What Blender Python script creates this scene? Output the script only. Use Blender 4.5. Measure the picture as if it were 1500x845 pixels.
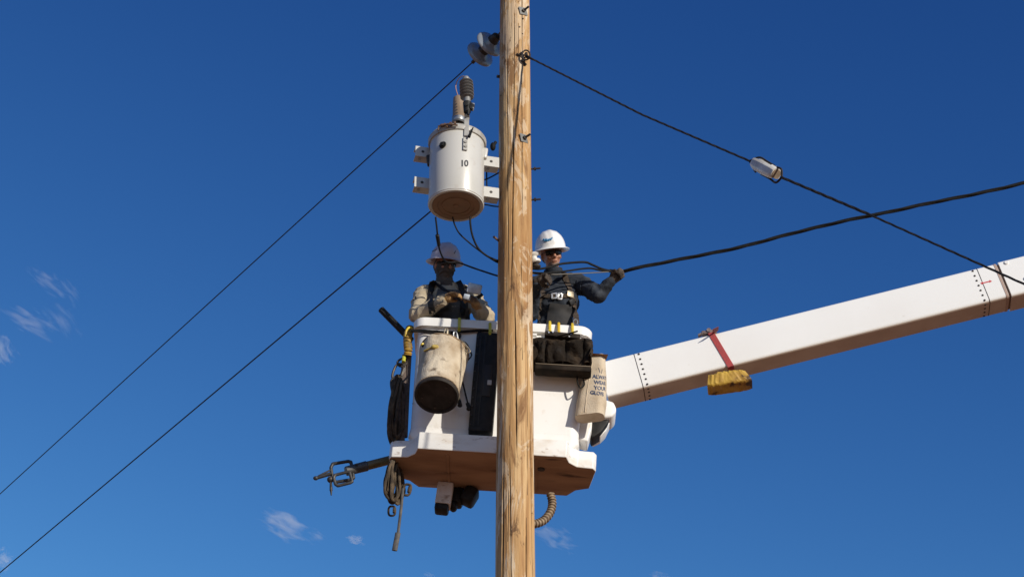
import bpy, bmesh, math, random
from mathutils import Vector, Matrix, Euler, noise
from mathutils.bvhtree import BVHTree
R = math.radians
V = Vector
random.seed(7)
for o in list(bpy.data.objects): bpy.data.objects.remove(o)
S = bpy.context.scene
COL = S.collection

# ------------------------------------------------------------------ camera
CAMX, CAMY, CAMZ, PITCH, LENS = -0.025, -13.8, 1.6, 33.0, 70.0
cd = bpy.data.cameras.new('camera'); cam = bpy.data.objects.new('camera', cd); COL.objects.link(cam)
cam.location = (CAMX, CAMY, CAMZ); cam.rotation_euler = (R(90 + PITCH), 0, 0)
cd.lens = LENS; cd.sensor_width = 36; cd.clip_start = 0.1; cd.clip_end = 20000
S.camera = cam
S.render.resolution_x = 1024; S.render.resolution_y = 576
# ------------------------------------------------------------------ light
SUN_EL, SUN_AZ = 17.0, 42.0          # azimuth: degrees to the right of straight behind the camera
sdir = V((math.sin(R(SUN_AZ)) * math.cos(R(SUN_EL)), -math.cos(R(SUN_AZ)) * math.cos(R(SUN_EL)), math.sin(R(SUN_EL))))
W_ = bpy.data.worlds.new('World'); S.world = W_; W_.use_nodes = True
nt = W_.node_tree; nt.nodes.clear()
sky = nt.nodes.new('ShaderNodeTexSky'); sky.sky_type = 'NISHITA'; sky.sun_disc = False
sky.sun_elevation = R(SUN_EL); sky.sun_rotation = math.atan2(sdir.x, sdir.y)
sky.altitude = 2200; sky.air_density = 1.0; sky.dust_density = 0.25; sky.ozone_density = 1.6
def vm(op, a, b):
    q = nt.nodes.new('ShaderNodeVectorMath'); q.operation = op; nt.links.new(a, q.inputs[0]); q.inputs[1].default_value = b; return q.outputs[0]
# deep, clear high-desert sky: steeper falloff from horizon to zenith
k_ = vm('MINIMUM', vm('MULTIPLY', vm('POWER', vm('MULTIPLY', sky.outputs[0], (.1, .1, .1)), (2.3, 1.9, 1.35)), (99, 51, 23)), (3.4, 4.4, 6.3))
bg = nt.nodes.new('ShaderNodeBackground'); bg.inputs[1].default_value = 0.10
wo = nt.nodes.new('ShaderNodeOutputWorld')
nt.links.new(k_, bg.inputs[0]); nt.links.new(bg.outputs[0], wo.inputs[0])
sl = bpy.data.lights.new('sun', 'SUN'); sl.energy = 4.45; sl.angle = R(0.53); sl.color = (1.0, 0.93, 0.82)
so = bpy.data.objects.new('sun', sl); COL.objects.link(so)
so.rotation_euler = (-sdir).to_track_quat('-Z', 'Y').to_euler(); so.location = (20, -20, 30)
vs = S.view_settings; vs.view_transform = 'Standard'; vs.look = 'None'; vs.exposure = 0.0; vs.gamma = 1.0
S.render.engine = 'CYCLES'
S.cycles.volume_bounces = 3; S.cycles.volume_step_rate = 1.0; S.cycles.volume_max_steps = 64

# ------------------------------------------------------------------ helpers
F = 1500 * LENS / 36.0
cp, sp_ = math.cos(R(PITCH)), math.sin(R(PITCH))
CAM = V((CAMX, CAMY, CAMZ))
def ray(x, y):
    a, b = (x - 750) / F, (422.5 - y) / F
    return V((a, cp - b * sp_, sp_ + b * cp))
def W(x, y, Y):
    """point of the world plane at distance Y (behind the pole axis) seen in this direction"""
    d = ray(x, y); return CAM + d * ((Y - CAMY) / d.y)
MATS = {}
def mat(name, col, rough=0.6, col2=None, scale=8.0, detail=5, stretch=(1, 1, 1), bump=0.0, bscale=None,
        metal=0.0, lo=0.4, hi=0.65, spec=0.5, col3=None, s3=3.0, lo3=0.55, hi3=0.7, sheen=0.0, coat=0.0, trans=0.0):
    if name in MATS: return MATS[name]
    m = bpy.data.materials.new(name); m.use_nodes = True; MATS[name] = m
    n = m.node_tree; b = n.nodes['Principled BSDF']
    b.inputs['Base Color'].default_value = (*col, 1); b.inputs['Roughness'].default_value = rough
    b.inputs['Metallic'].default_value = metal; b.inputs['Specular IOR Level'].default_value = spec
    if sheen: b.inputs['Sheen Weight'].default_value = sheen
    if coat: b.inputs['Coat Weight'].default_value = coat; b.inputs['Coat Roughness'].default_value = .15
    if trans: b.inputs['Transmission Weight'].default_value = trans
    tc = n.nodes.new('ShaderNodeTexCoord'); mp = n.nodes.new('ShaderNodeMapping'); mp.inputs['Scale'].default_value = stretch
    n.links.new(tc.outputs['Object'], mp.inputs[0])
    def nz(sc, dt=detail):
        t = n.nodes.new('ShaderNodeTexNoise'); t.inputs['Scale'].default_value = sc; t.inputs['Detail'].default_value = dt
        n.links.new(mp.outputs[0], t.inputs[0]); return t
    def mix(c1, c2, fac):
        mx = n.nodes.new('ShaderNodeMix'); mx.data_type = 'RGBA'
        if isinstance(c1, tuple): mx.inputs[6].default_value = (*c1, 1)
        else: n.links.new(c1, mx.inputs[6])
        mx.inputs[7].default_value = (*c2, 1); n.links.new(fac, mx.inputs[0]); return mx.outputs[2]
    def mr(out, a, c):
        r = n.nodes.new('ShaderNodeMapRange'); r.inputs[1].default_value = a; r.inputs[2].default_value = c
        n.links.new(out, r.inputs[0]); return r.outputs[0]
    cur = col
    if col2: cur = mix(cur, col2, mr(nz(scale).outputs[0], lo, hi))
    if col3: cur = mix(cur, col3, mr(nz(s3).outputs[0], lo3, hi3))
    if not isinstance(cur, tuple): n.links.new(cur, b.inputs['Base Color'])
    if bump:
        bp = n.nodes.new('ShaderNodeBump'); bp.inputs['Strength'].default_value = min(1, bump); bp.inputs['Distance'].default_value = 0.01
        n.links.new(nz(bscale or scale * 2).outputs[0], bp.inputs['Height']); n.links.new(bp.outputs[0], b.inputs['Normal'])
    return m

PM = {}     # world matrix of each parent object by name
def empty(name, loc, rot=(0, 0, 0)):
    o = bpy.data.objects.new(name, None); COL.objects.link(o); o.location = loc; o.rotation_euler = rot
    o.empty_display_size = .1
    PM[o.name] = Matrix.Translation(loc) @ Euler(rot).to_matrix().to_4x4(); return o
def tag(o, label=None, cat=None, group=None, kind=None):
    if label: o['label'] = label
    if cat: o['category'] = cat
    if group: o['group'] = group
    if kind: o['kind'] = kind
    return o
def obj(name, bm, m, parent=None, smooth=True, local=False, angle=40):
    """link a bmesh (in world coordinates unless local) as one object"""
    me = bpy.data.meshes.new(name)
    if isinstance(bm, bmesh.types.BMesh):
        bm.normal_update(); bm.to_mesh(me); bm.free()
    else: me = bm; me.name = name
    o = bpy.data.objects.new(name, me); COL.objects.link(o)
    if parent is not None:
        o.parent = parent
        if not local: me.transform(PM[parent.name].inverted())
        PM[o.name] = PM[parent.name].copy()
    elif not local:
        c = sum((v.co for v in me.vertices), V()) / max(1, len(me.vertices)); c.z = min(v.co.z for v in me.vertices)
        me.transform(Matrix.Translation(-c)); o.location = c; PM[o.name] = Matrix.Translation(c)
    else: PM[o.name] = Matrix.Identity(4)
    for mm in (m if isinstance(m, (list, tuple)) else [m]): me.materials.append(mm)
    if smooth:
        me.shade_smooth()
        if hasattr(me, 'set_sharp_from_angle'): me.set_sharp_from_angle(angle=R(angle))
    return o
def BM(): return bmesh.new()
def frame(d, up=V((0, 0, 1))):
    d = d.normalized()
    if abs(d.dot(up)) > .98: up = V((0, 1, 0)) if abs(d.y) < .9 else V((1, 0, 0))
    x = up.cross(d).normalized(); y = d.cross(x); return x, y, d
def box(bm, c, s, M=None, bev=0.0, seg=2):
    M = M or Matrix.Identity(4)
    r = bmesh.ops.create_cube(bm, size=1.0, matrix=Matrix.Translation(c) @ M.to_4x4() @ Matrix.Diagonal((*s, 1)))
    if bev:
        es = {e for v in r['verts'] for e in v.link_edges}
        bmesh.ops.bevel(bm, geom=list(es), offset=bev, segments=seg, profile=.5, affect='EDGES')
def tube(bm, pts, r, n=8, cap=True, flat=None, up=None):
    """pts: list of vectors; r: number or list; flat: (a,b) elliptical section factors"""
    N = len(pts); rs = r if isinstance(r, (list, tuple)) else [r] * N
    rings = []; px = None
    for i, p in enumerate(pts):
        d = (pts[min(i + 1, N - 1)] - pts[max(i - 1, 0)])
        if d.length < 1e-9: d = V((0, 0, 1))
        if px is None: x, y, _ = frame(d, up or V((0, 0, 1)))
        else:
            dd = d.normalized(); x = (px - dd * px.dot(dd)); x = x.normalized() if x.length > 1e-6 else frame(dd)[0]; y = dd.cross(x)
        px = x
        a, b = flat or (1, 1)
        rings.append([bm.verts.new(p + x * math.cos(2 * math.pi * k / n) * rs[i] * a + y * math.sin(2 * math.pi * k / n) * rs[i] * b) for k in range(n)])
    for i in range(N - 1):
        for k in range(n):
            bm.faces.new((rings[i][k], rings[i][(k + 1) % n], rings[i + 1][(k + 1) % n], rings[i + 1][k]))
    if cap:
        bm.faces.new(list(reversed(rings[0]))); bm.faces.new(rings[-1])
def cyl(bm, a, b, r, r2=None, n=24, bev=0):
    r2 = r if r2 is None else r2
    if bev:
        d = (b - a).normalized()
        tube(bm, [a, a + d * 1e-5, a + d * bev, b - d * bev, b - d * 1e-5, b], [max(r - bev, 1e-4)] * 2 + [r, r2] + [max(r2 - bev, 1e-4)] * 2, n)
    else: tube(bm, [a, b], [r, r2], n)
def lathe(bm, prof, M, n=48, sx=1.0, sy=1.0, cap=False):
    rings = []
    for (r, z) in prof:
        rings.append([bm.verts.new(M @ V((r * sx * math.cos(2 * math.pi * k / n), r * sy * math.sin(2 * math.pi * k / n), z))) for k in range(n)])
    for i in range(len(rings) - 1):
        for k in range(n):
            bm.faces.new((rings[i][k], rings[i][(k + 1) % n], rings[i + 1][(k + 1) % n], rings[i + 1][k]))
    if cap:
        bm.faces.new(list(reversed(rings[0]))); bm.faces.new(rings[-1])
def axM(origin, d, up=V((0, 0, 1))):
    x, y, z = frame(d, up)
    return Matrix.Translation(origin) @ Matrix((x, y, z)).transposed().to_4x4()
def cap_(bm, a, b, ra, rb, n=12):
    """tapered capsule for blended shapes"""
    L = (b - a).length
    if L < 1e-6: ell(bm, a, (ra, ra, ra)); return
    d = (b - a) / L; pts = []; rs = []
    for k in range(5):
        t = math.pi / 2 * (1 - k / 4); pts.append(a - d * ra * math.sin(t)); rs.append(max(ra * math.cos(t), 1e-4))
    for k in range(5):
        t = math.pi / 2 * k / 4; pts.append(b + d * rb * math.sin(t)); rs.append(max(rb * math.cos(t), 1e-4))
    tube(bm, pts, rs, n)
def ell(bm, c, r, M=None):
    M = (M or Matrix.Identity(3)).to_4x4()
    bmesh.ops.create_uvsphere(bm, u_segments=20, v_segments=14, radius=1, matrix=Matrix.Translation(c) @ M @ Matrix.Diagonal((*r, 1)))
def spline(pts, n=8):
    """Catmull-Rom through the points"""
    out = []; P = [pts[0] * 2 - pts[1]] + list(pts) + [pts[-1] * 2 - pts[-2]]
    for i in range(1, len(P) - 2):
        a, b, c, d = P[i - 1:i + 3]
        for k in range(n):
            t = k / n
            out.append(.5 * ((2 * b) + (c - a) * t + (2 * a - 5 * b + 4 * c - d) * t * t + (3 * b - a - 3 * c + d) * t ** 3))
    out.append(pts[-1].copy()); return out
def blend(bm, vox=0.012, smooth=3, disp=None):
    """union of overlapping closed shells as one continuous mesh"""
    me = bpy.data.meshes.new('tmp'); bm.to_mesh(me); bm.free()
    o = bpy.data.objects.new('tmp', me); COL.objects.link(o)
    m = o.modifiers.new('r', 'REMESH'); m.mode = 'VOXEL'; m.voxel_size = vox
    if smooth:
        s = o.modifiers.new('s', 'SMOOTH'); s.iterations = smooth; s.factor = .5
    dg = bpy.context.evaluated_depsgraph_get(); dg.update()
    me2 = bpy.data.meshes.new_from_object(o.evaluated_get(dg)); bpy.data.objects.remove(o)
    if disp:
        ns_l = [v.normal.copy() for v in me2.vertices]; cs_l = [v.co + disp(v.co.copy(), n_) for v, n_ in zip(me2.vertices, ns_l)]
        me2.vertices.foreach_set('co', [c for p in cs_l for c in p])
        me2.update()
    return me2
def bvh_of(me):
    return BVHTree.FromPolygons([v.co.copy() for v in me.vertices], [tuple(p.vertices) for p in me.polygons])
def hit(bvh, x, y, off=0.004, default=0.3):
    d = ray(x, y).normalized(); r = bvh.ray_cast(CAM, d)
    if r[0] is None: return W(x, y, default), V((0, -1, 0))
    n = r[1] if r[1].dot(d) < 0 else -r[1]
    return r[0] + n * off, n
def strap(bvh, px, w, t=0.004, off=0.004, default=.4, n=5):
    """webbing laid over a surface"""
    bm = BM(); P = []
    for i in range(len(px) - 1):
        for k in range(n):
            f = k / n; P.append((px[i][0] * (1 - f) + px[i + 1][0] * f, px[i][1] * (1 - f) + px[i + 1][1] * f))
    P.append(px[-1]); H = [hit(bvh, *p, off, default) for p in P]; rings = []
    pts = [h[0] for h in H]
    for _ in range(2): pts = [pts[0]] + [(pts[i - 1] + pts[i] * 2 + pts[i + 1]) / 4 for i in range(1, len(pts) - 1)] + [pts[-1]]
    for i, p in enumerate(pts):
        d = (pts[min(i + 1, len(pts) - 1)] - pts[max(0, i - 1)]).normalized(); nn = H[i][1]
        s = d.cross(nn).normalized() * w / 2; u = s.cross(d).normalized() * t / 2
        rings.append([bm.verts.new(p + a * s + b * u) for a, b in ((-1, -1), (1, -1), (1, 1), (-1, 1))])
    for i in range(len(rings) - 1):
        for k in range(4): bm.faces.new((rings[i][k], rings[i][(k + 1) % 4], rings[i + 1][(k + 1) % 4], rings[i + 1][k]))
    bm.faces.new(rings[0][::-1]); bm.faces.new(rings[-1]); return bm
def fbm(p, o=4): return noise.fractal(p, 1.0, 2.0, o)
def text_mesh(s, size, bold=0.0, spacing=1.0):
    cu = bpy.data.curves.new('t', 'FONT'); cu.body = s; cu.size = size; cu.offset = bold; cu.align_x = 'CENTER'; cu.align_y = 'CENTER'
    cu.space_character = spacing; cu.resolution_u = 3
    o = bpy.data.objects.new('t', cu); COL.objects.link(o)
    dg = bpy.context.evaluated_depsgraph_get(); dg.update()
    me = bpy.data.meshes.new_from_object(o.evaluated_get(dg)); bpy.data.objects.remove(o)
    bm = BM(); bm.from_mesh(me)
    bmesh.ops.subdivide_edges(bm, edges=[e for e in bm.edges if e.calc_length() > size * .25], cuts=2)
    return bm
def rrect(hx, hy, r, n=5):
    out = []
    for (cx, cy, a0) in ((hx - r, hy - r, 0), (-hx + r, hy - r, 90), (-hx + r, -hy + r, 180), (hx - r, -hy + r, 270)):
        for k in range(n + 1):
            a = R(a0 + 90 * k / n); out.append((cx + r * math.cos(a), cy + r * math.sin(a)))
    return out
def loft(bm, secs, capb=True, capt=True):
    rings = [[bm.verts.new(p) for p in s] for s in secs]; n = len(rings[0])
    for i in range(len(rings) - 1):
        for k in range(n): bm.faces.new((rings[i][k], rings[i][(k + 1) % n], rings[i + 1][(k + 1) % n], rings[i + 1][k]))
    if capb: bm.faces.new(rings[0][::-1])
    if capt: bm.faces.new(rings[-1])

# ------------------------------------------------------------------ materials
white = mat('white_fiberglass', (.83, .815, .78), .38, (.74, .72, .67), 3.0, lo=.5, hi=.8, bump=.05, bscale=60, col3=(.55, .48, .38), s3=9, lo3=.62, hi3=.9, coat=.2)
whitebase = mat('white_scuffed', (.78, .76, .72), .45, (.66, .60, .52), 4.0, lo=.5, hi=.72, bump=.1, bscale=40, col3=(.32, .22, .15), s3=11, lo3=.6, hi3=.75, stretch=(1, 1, 2.5))
tankm = mat('tank_paint', (.54, .525, .48), .35, (.48, .46, .41), 3, lo=.45, hi=.8, bump=.04, bscale=80, coat=.3, col3=(.45, .40, .34), s3=14, lo3=.64, hi3=.8)
steel = mat('galvanised_steel', (.42, .43, .43), .42, (.28, .28, .28), 30, metal=.7)
darksteel = mat('dark_steel', (.035, .033, .031), .55, (.085, .065, .05), 30, metal=.5)
rust = mat('rusty_steel', (.16, .09, .055), .8, (.07, .045, .03), 40, bump=.3)
black = mat('black_plastic', (.010, .010, .010), .55, (.022, .021, .02), 20, bump=.05, spec=.25)
rubber = mat('black_rubber', (.007, .007, .007), .7, (.013, .012, .011), 20, spec=.2)
wirem = mat('weathered_conductor', (.020, .017, .015), .7, (.035, .029, .024), 40, spec=.25)
porc = mat('grey_porcelain', (.25, .27, .295), .2, (.19, .21, .23), 8, coat=.7)
wporc = mat('white_porcelain', (.68, .66, .60), .25, (.5, .46, .4), 12, coat=.4)
canvas = mat('canvas', (.58, .49, .36), .9, (.34, .25, .155), 5, lo=.42, hi=.66, bump=.6, bscale=60, col3=(.11, .07, .04), s3=11, lo3=.58, hi3=.72)
yellow = mat('yellow_plastic', (.68, .50, .03), .4, (.45, .30, .04), 25)
ropem = mat('dark_rope', (.040, .029, .019), .95, (.12, .085, .052), 14, bump=.6, bscale=150)

# ------------------------------------------------------------------ ground
gm = mat('red_dirt', (.35, .16, .075), .95, (.29, .13, .06), .6, bump=.6, bscale=12, col3=(.38, .20, .11), s3=.15, lo3=.45, hi3=.7)
bm = BM(); bmesh.ops.create_grid(bm, x_segments=40, y_segments=40, size=6000)
for v in bm.verts:
    if v.co.length > 400: v.co.z += 14 * noise.noise(v.co * .0008)
g = obj('ground', bm, gm, local=True); tag(g, kind='structure')

# ------------------------------------------------------------------ utility pole
def poleR(z): return 0.134 + (13.7 - z) * 0.00275
checks = [  # (angle deg from front (+ = right), z0, z1, width deg, depth, drift)
    (-8, 10.35, 12.15, 4.0, .022, 8), (2, 8.9, 10.5, 4.0, .020, -6), (28, 11.1, 14.4, 3.0, .012, 6), (60, 7.2, 9.35, 8.0, .035, -4),
    (-40, 6.8, 9.1, 4.2, .020, 6), (-27, 10.6, 13.2, 3.0, .010, -8), (-3, 12.0, 13.5, 3.0, .011, 5), (-14, 7.6, 8.9, 3.0, .012, -5), (33, 7.4, 8.4, 3.2, .014, 4), (44, 8.6, 11.0, 1.8, .008, 10), (-20, 8.2, 9.2, 1.4, .006, 5),
    (22, 9.8, 10.9, 1.5, .007, -4), (-60, 10.2, 13.8, 2.0, .008, 5), (12, 12.2, 13.3, 1.2, .005, 3)]
knots = [(-18, 13.0, .035), (14, 10.6, .03), (24, 9.35, .05), (-30, 12.3, .03), (36, 11.4, .035), (-5, 8.55, .04), (48, 12.9, .03), (18, 8.9, .045), (-40, 9.9, .035), (30, 10.25, .04), (-62, 11.3, .03), (5, 11.75, .025)]
bm = BM(); NA, z0, z1 = 240, 6.6, 14.4; NZ = 560
lay = bm.loops.layers.float_color.new('wood')
vals = {}
def polepoint(a, z):
    r = poleR(z) + .0035 * noise.noise(V((math.cos(a) * 1.5, math.sin(a) * 1.5, z * .8))) + .0022 * noise.noise(V((math.cos(a) * 9, math.sin(a) * 9, z * 1.3)))
    ad = math.degrees(a); dark = 0
    for (ca, a0, a1, w, dp, dr) in checks:
        if a0 < z < a1:
            f = (z - a0) / (a1 - a0); c = ca + dr * (f - .5) + 1.3 * noise.noise(V((ca, z * 2.2, 0)))
            e = min(1, 6 * min(f, 1 - f)) * (1.05 + .5 * noise.noise(V((ca, 7, z * 3))))
            d = abs(ad - c) / max(w * e * .5, .9)
            if d < 1: r -= dp * e * (1 - d); dark = max(dark, (1 - d))
    kn = 0
    for (ka, kz, kr) in knots:
        dx = R(ad - ka) * poleR(z); dz = (z - kz) * .55; q = math.hypot(dx, dz) / kr
        if q < 2: r += .006 * math.exp(-q * q * 2); kn = max(kn, math.exp(-q * q * 3.5) * (.6 + .4 * math.sin(q * 16)))
    return r, dark, kn
angs = [ -180 + 360 * k / NA for k in range(NA)]
rows = []
for j in range(NZ + 1):
    z = z0 + (z1 - z0) * j / NZ; row = []
    for ad in angs:
        a = R(ad); r, dk, kn = polepoint(a, z)
        v = bm.verts.new((math.sin(a) * r, -math.cos(a) * r, z)); vals[v] = (dk, kn); row.append(v)
    rows.append(row)
for j in range(NZ):
    for k in range(NA):
        f = bm.faces.new((rows[j][k], rows[j][(k + 1) % NA], rows[j + 1][(k + 1) % NA], rows[j + 1][k]))
        for l in f.loops: d = vals[l.vert]; l[lay] = (d[0], d[1], 0, 1)
bm.faces.new(rows[-1]); bm.faces.new(rows[0][::-1])
lowr = [V((math.sin(R(a)), -math.cos(R(a)), 0)) for a in angs[::5]]
ra = [[bm.verts.new(p * poleR(6.6) + V((0, 0, 6.6))) for p in lowr], [bm.verts.new(p * poleR(0) + V((0, 0, -.3))) for p in lowr]]
for k in range(len(lowr)): bm.faces.new((ra[1][k], ra[1][(k + 1) % len(lowr)], ra[0][(k + 1) % len(lowr)], ra[0][k]))
wm = bpy.data.materials.new('peeled_pole_wood'); wm.use_nodes = True; n = wm.node_tree; B = n.nodes['Principled BSDF']
tc = n.nodes.new('ShaderNodeTexCoord')
def N_(scale, stretch, detail=6, rough=.55, dist=0):
    mp = n.nodes.new('ShaderNodeMapping'); mp.inputs['Scale'].default_value = stretch; n.links.new(tc.outputs['Object'], mp.inputs[0])
    t = n.nodes.new('ShaderNodeTexNoise'); t.inputs['Scale'].default_value = scale; t.inputs['Detail'].default_value = detail
    t.inputs['Roughness'].default_value = rough; t.inputs['Distortion'].default_value = dist
    n.links.new(mp.outputs[0], t.inputs[0]); return t.outputs[0]
def MR(o, a, b, c=0., d=1.):
    r = n.nodes.new('ShaderNodeMapRange'); r.inputs[1].default_value = a; r.inputs[2].default_value = b; r.inputs[3].default_value = c; r.inputs[4].default_value = d
    n.links.new(o, r.inputs[0]); return r.outputs[0]
def MX(c1, c2, fac):
    x = n.nodes.new('ShaderNodeMix'); x.data_type = 'RGBA'
    for i, c in ((6, c1), (7, c2)):
        if isinstance(c, tuple): x.inputs[i].default_value = (*c, 1)
        else: n.links.new(c, x.inputs[i])
    n.links.new(fac, x.inputs[0]); return x.outputs[2]
c = MX((.52, .315, .135), (.33, .17, .062), MR(N_(6, (1, 1, .09), 8, .62), .40, .60))
c = MX(c, (.56, .37, .18), MR(N_(11, (1, 1, .07), 6), .50, .62))
c = MX(c, (.30, .155, .06), MR(N_(30, (1, 1, .035), 8, .65), .50, .64, 0, .75))
c = MX(c, (.21, .105, .042), MR(N_(4.6, (1, 1, .26), 8, .66, 1.4), .55, .64, 0, .85))
c = MX(c, (.13, .062, .025), MR(N_(19, (1, 1, .030), 8, .65), .60, .68, 0, .9))
c = MX(c, (.66, .54, .39), MR(N_(5.2, (1, 1, .17), 10, .72, .9), .53, .59, 0, .9))
c = MX(c, (.60, .47, .32), MR(N_(3.1, (1, 1, .38), 10, .70, 1.0), .535, .56, 0, .6))
c = MX(c, (.11, .055, .026), MR(N_(10, (1, 1, .26), 10, .74, 1.2), .585, .64, 0, .85))
va = n.nodes.new('ShaderNodeVertexColor'); va.layer_name = 'wood'; sx = n.nodes.new('ShaderNodeSeparateColor'); n.links.new(va.outputs[0], sx.inputs[0])
c = MX(c, (.19, .09, .035), MR(sx.outputs[1], .25, .9, 0, .8))
c = MX(c, (.05, .028, .014), MR(sx.outputs[0], .1, .5))
n.links.new(c, B.inputs['Base Color']); B.inputs['Roughness'].default_value = .78; B.inputs['Specular IOR Level'].default_value = .3
bp = n.nodes.new('ShaderNodeBump'); bp.inputs['Distance'].default_value = .010; bp.inputs['Strength'].default_value = 1.0
n.links.new(N_(28, (1, 1, .06), 8, .65), bp.inputs['Height']); n.links.new(bp.outputs[0], B.inputs['Normal'])
pole = empty('utility_pole', (0, 0, 0))
tag(pole, 'tall peeled wooden utility pole with dark drying cracks, standing in front of the bucket', 'utility pole')
me = bpy.data.meshes.new('shaft'); bm.to_mesh(me); bm.free()
poleB = bvh_of(me); obj('shaft', me, wm, pole, local=True, angle=80)
def washer_bolt(x, y, L=.07, rot=12):
    p, nn = hit(poleB, x, y, .003); w = BM()
    M = axM(p, nn) @ Matrix.Rotation(R(rot), 4, 'Z')
    box(w, p, (.082, .082, .007), M.to_3x3().to_4x4(), .002); pl = obj('washer_plate', w, mat('dull_zinc', (.20, .20, .19), .65, (.14, .135, .12), 25, metal=.2), pole, smooth=False)
    b = BM(); d = (nn + V((.35, 0, .25))).normalized()
    cyl(b, p, p + nn * .02, .019, n=6); cyl(b, p, p + d * L, .010, n=10); o = obj('bolt', b, darksteel, pl)
washer_bolt(766, 17); washer_bolt(767, 203)
for (x, y, d) in ((775, 248, V((1, -.15, .0))), (775, 293, V((1, -.1, .02)))):
    b = BM(); p = V((poleR(12) * .97, .0, W(775, y, 0).z)); cyl(b, p, p + d * .085, .008, n=8)
    cyl(b, p + d * .03, p + d * .045, .016, n=6); obj('bolt', b, darksteel, pole)
b = BM(); p = W(728, 353, -.03); cyl(b, p + V((-.03, -.03, .025)), p + V((.06, .03, -.02)), .010, n=8); obj('step_peg', b, rust, pole)
b = BM(); p = W(731, 112, -.02); cyl(b, p + V((-.02, -.0, 0)), p + V((.04, .02, .0)), .014, n=6); obj('bolt', b, darksteel, pole)
for (x, y) in ((766, 28), (765, 50), (734, 140), (761, 40)):
    p, nn = hit(poleB, x, y, .001); b = BM(); cyl(b, p - nn * .01, p + nn * .006, .007, n=8); obj('nail', b, darksteel, pole)

# ------------------------------------------------------------------ guy wire
g0, gn = hit(poleB, 767, 86, .012)
gaz = R(35.5)
def on_az(x, y, az, o=V((0, 0, 0))):
    """point on the vertical plane through o with heading az (right of straight toward the camera)"""
    d = ray(x, y); h = V((math.sin(az), -math.cos(az), 0)); nrm = V((h.y, -h.x, 0))
    t = (o - CAM).dot(nrm) / d.dot(nrm); return CAM + d * t
gpx = [(782, 88), (940, 168), (1098, 236), (1145, 260), (1275, 315), (1500, 416), (1800, 552)]
gp = [on_az(x, y, gaz, g0) for (x, y) in gpx]
guy = empty('guy_wire', g0); tag(guy, 'dark down guy wire running right from the pole and holding a white egg-shaped strain insulator', 'guy wire')
def twisted(bm, pts, r, strands=3, pitch=.12, wr=None, n=6, step=.012):
    P = []; acc = 0
    for i in range(len(pts) - 1):
        L = (pts[i + 1] - pts[i]).length; k = max(1, int(L / step))
        for j in range(k): P.append(pts[i].lerp(pts[i + 1], j / k))
    P.append(pts[-1]); wr = wr or r
    for s in range(strands):
        Q = []; a = 2 * math.pi * s / strands
        for i, p in enumerate(P):
            d = P[min(i + 1, len(P) - 1)] - P[max(i - 1, 0)]; x, y, _ = frame(d)
            if i: a += 2 * math.pi * (P[i] - P[i - 1]).length / pitch
            Q.append(p + (x * math.cos(a) + y * math.sin(a)) * r)
        tube(bm, Q, wr, n)
b = BM(); twisted(b, [g0 + V((.01, -.01, .0))] + gp[:2], .0036, 3, .40, .0058); twisted(b, gp[1:3], .0036, 3, .40, .0056); obj('upper_strand', b, wirem, guy)
b = BM(); twisted(b, spline([gp[3], gp[4]], 2), .0045, 3, .40, .0066); twisted(b, [gp[4], gp[5], gp[6]], .0034, 3, .40, .0048, step=.03); obj('lower_strand', b, wirem, guy)
e0, e1 = on_az(1106, 239, gaz, g0), on_az(1137, 255, gaz, g0); ed = (e1 - e0).normalized(); ex, ey, _ = frame(ed)
b = BM(); secs = []
for i in range(15):
    f = i / 14; c = e0.lerp(e1, f); r = .054 * (.78 + .22 * math.sin(math.pi * min(1, max(0, f))) ** .5); ring = []
    for k in range(32):
        a = 2 * math.pi * k / 32; rr = r * (1 - .07 * (math.cos(4 * a) > .2))
        g_ = 0
        if .28 < f: g_ = max(0, 1 - abs(((a - R(60)) % (2 * math.pi)) - math.pi) / .0001) * 0
        side = math.cos(a - R(100))
        if side > .88 and f < .78: rr *= .70
        if side < -.88 and f > .22: rr *= .70
        ring.append(c + (ex * math.cos(a) + ey * math.sin(a)) * rr)
    secs.append(ring)
loft(b, secs); ins = obj('strain_insulator', b, wporc, guy, angle=30)
b = BM(); cyl(b, e1 - ed * .01, e1 + ed * .006, .034, n=20); obj('end_socket', b, mat('socket_brown', (.30, .22, .15), .7, (.2, .15, .1), 20), ins)
def eyeoff(f, a, r): return e0.lerp(e1, f) + (ex * math.cos(R(a)) + ey * math.sin(R(a))) * r
b = BM(); tube(b, spline([gp[2] + ed * .0, eyeoff(.1, 100, .05), eyeoff(.45, 100, .05), eyeoff(.85, 100, .045)], 5), .0075, 8)
tube(b, spline([gp[2] + ed * .0, eyeoff(0, 280, .04), eyeoff(.15, 280, .055)], 5), .0075, 8)
tube(b, spline([gp[3], eyeoff(1.1, 280, .055), eyeoff(.8, 280, .05), eyeoff(.4, 280, .05)], 5), .008, 8)
tube(b, spline([gp[3], eyeoff(1.15, 100, .045), eyeoff(.95, 100, .045)], 5), .008, 8); obj('eye_loop', b, wirem, guy)
# pole attachment hardware
b = BM()
for (x, y) in ((763, 80), (770, 80), (766, 88), (768, 95), (764, 90)):
    p, nn = hit(poleB, x, y, .01); box(b, p, (.03, .02, .022), Euler((x, y, x * y)).to_matrix().to_4x4(), .004)
ringp = [g0 + gn * .03 + V((math.cos(t) * .035, -.01, math.sin(t) * .055)) for t in [2 * math.pi * k / 16 for k in range(17)]]
tube(b, ringp, .008, 6); p, nn = hit(poleB, 760, 82, .012); tube(b, spline([p + V((-.02, 0, .015)), p, g0 + gn * .035, gp[0]], 5), .008, 6)
obj('guy_clamp', b, darksteel, guy)

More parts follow.
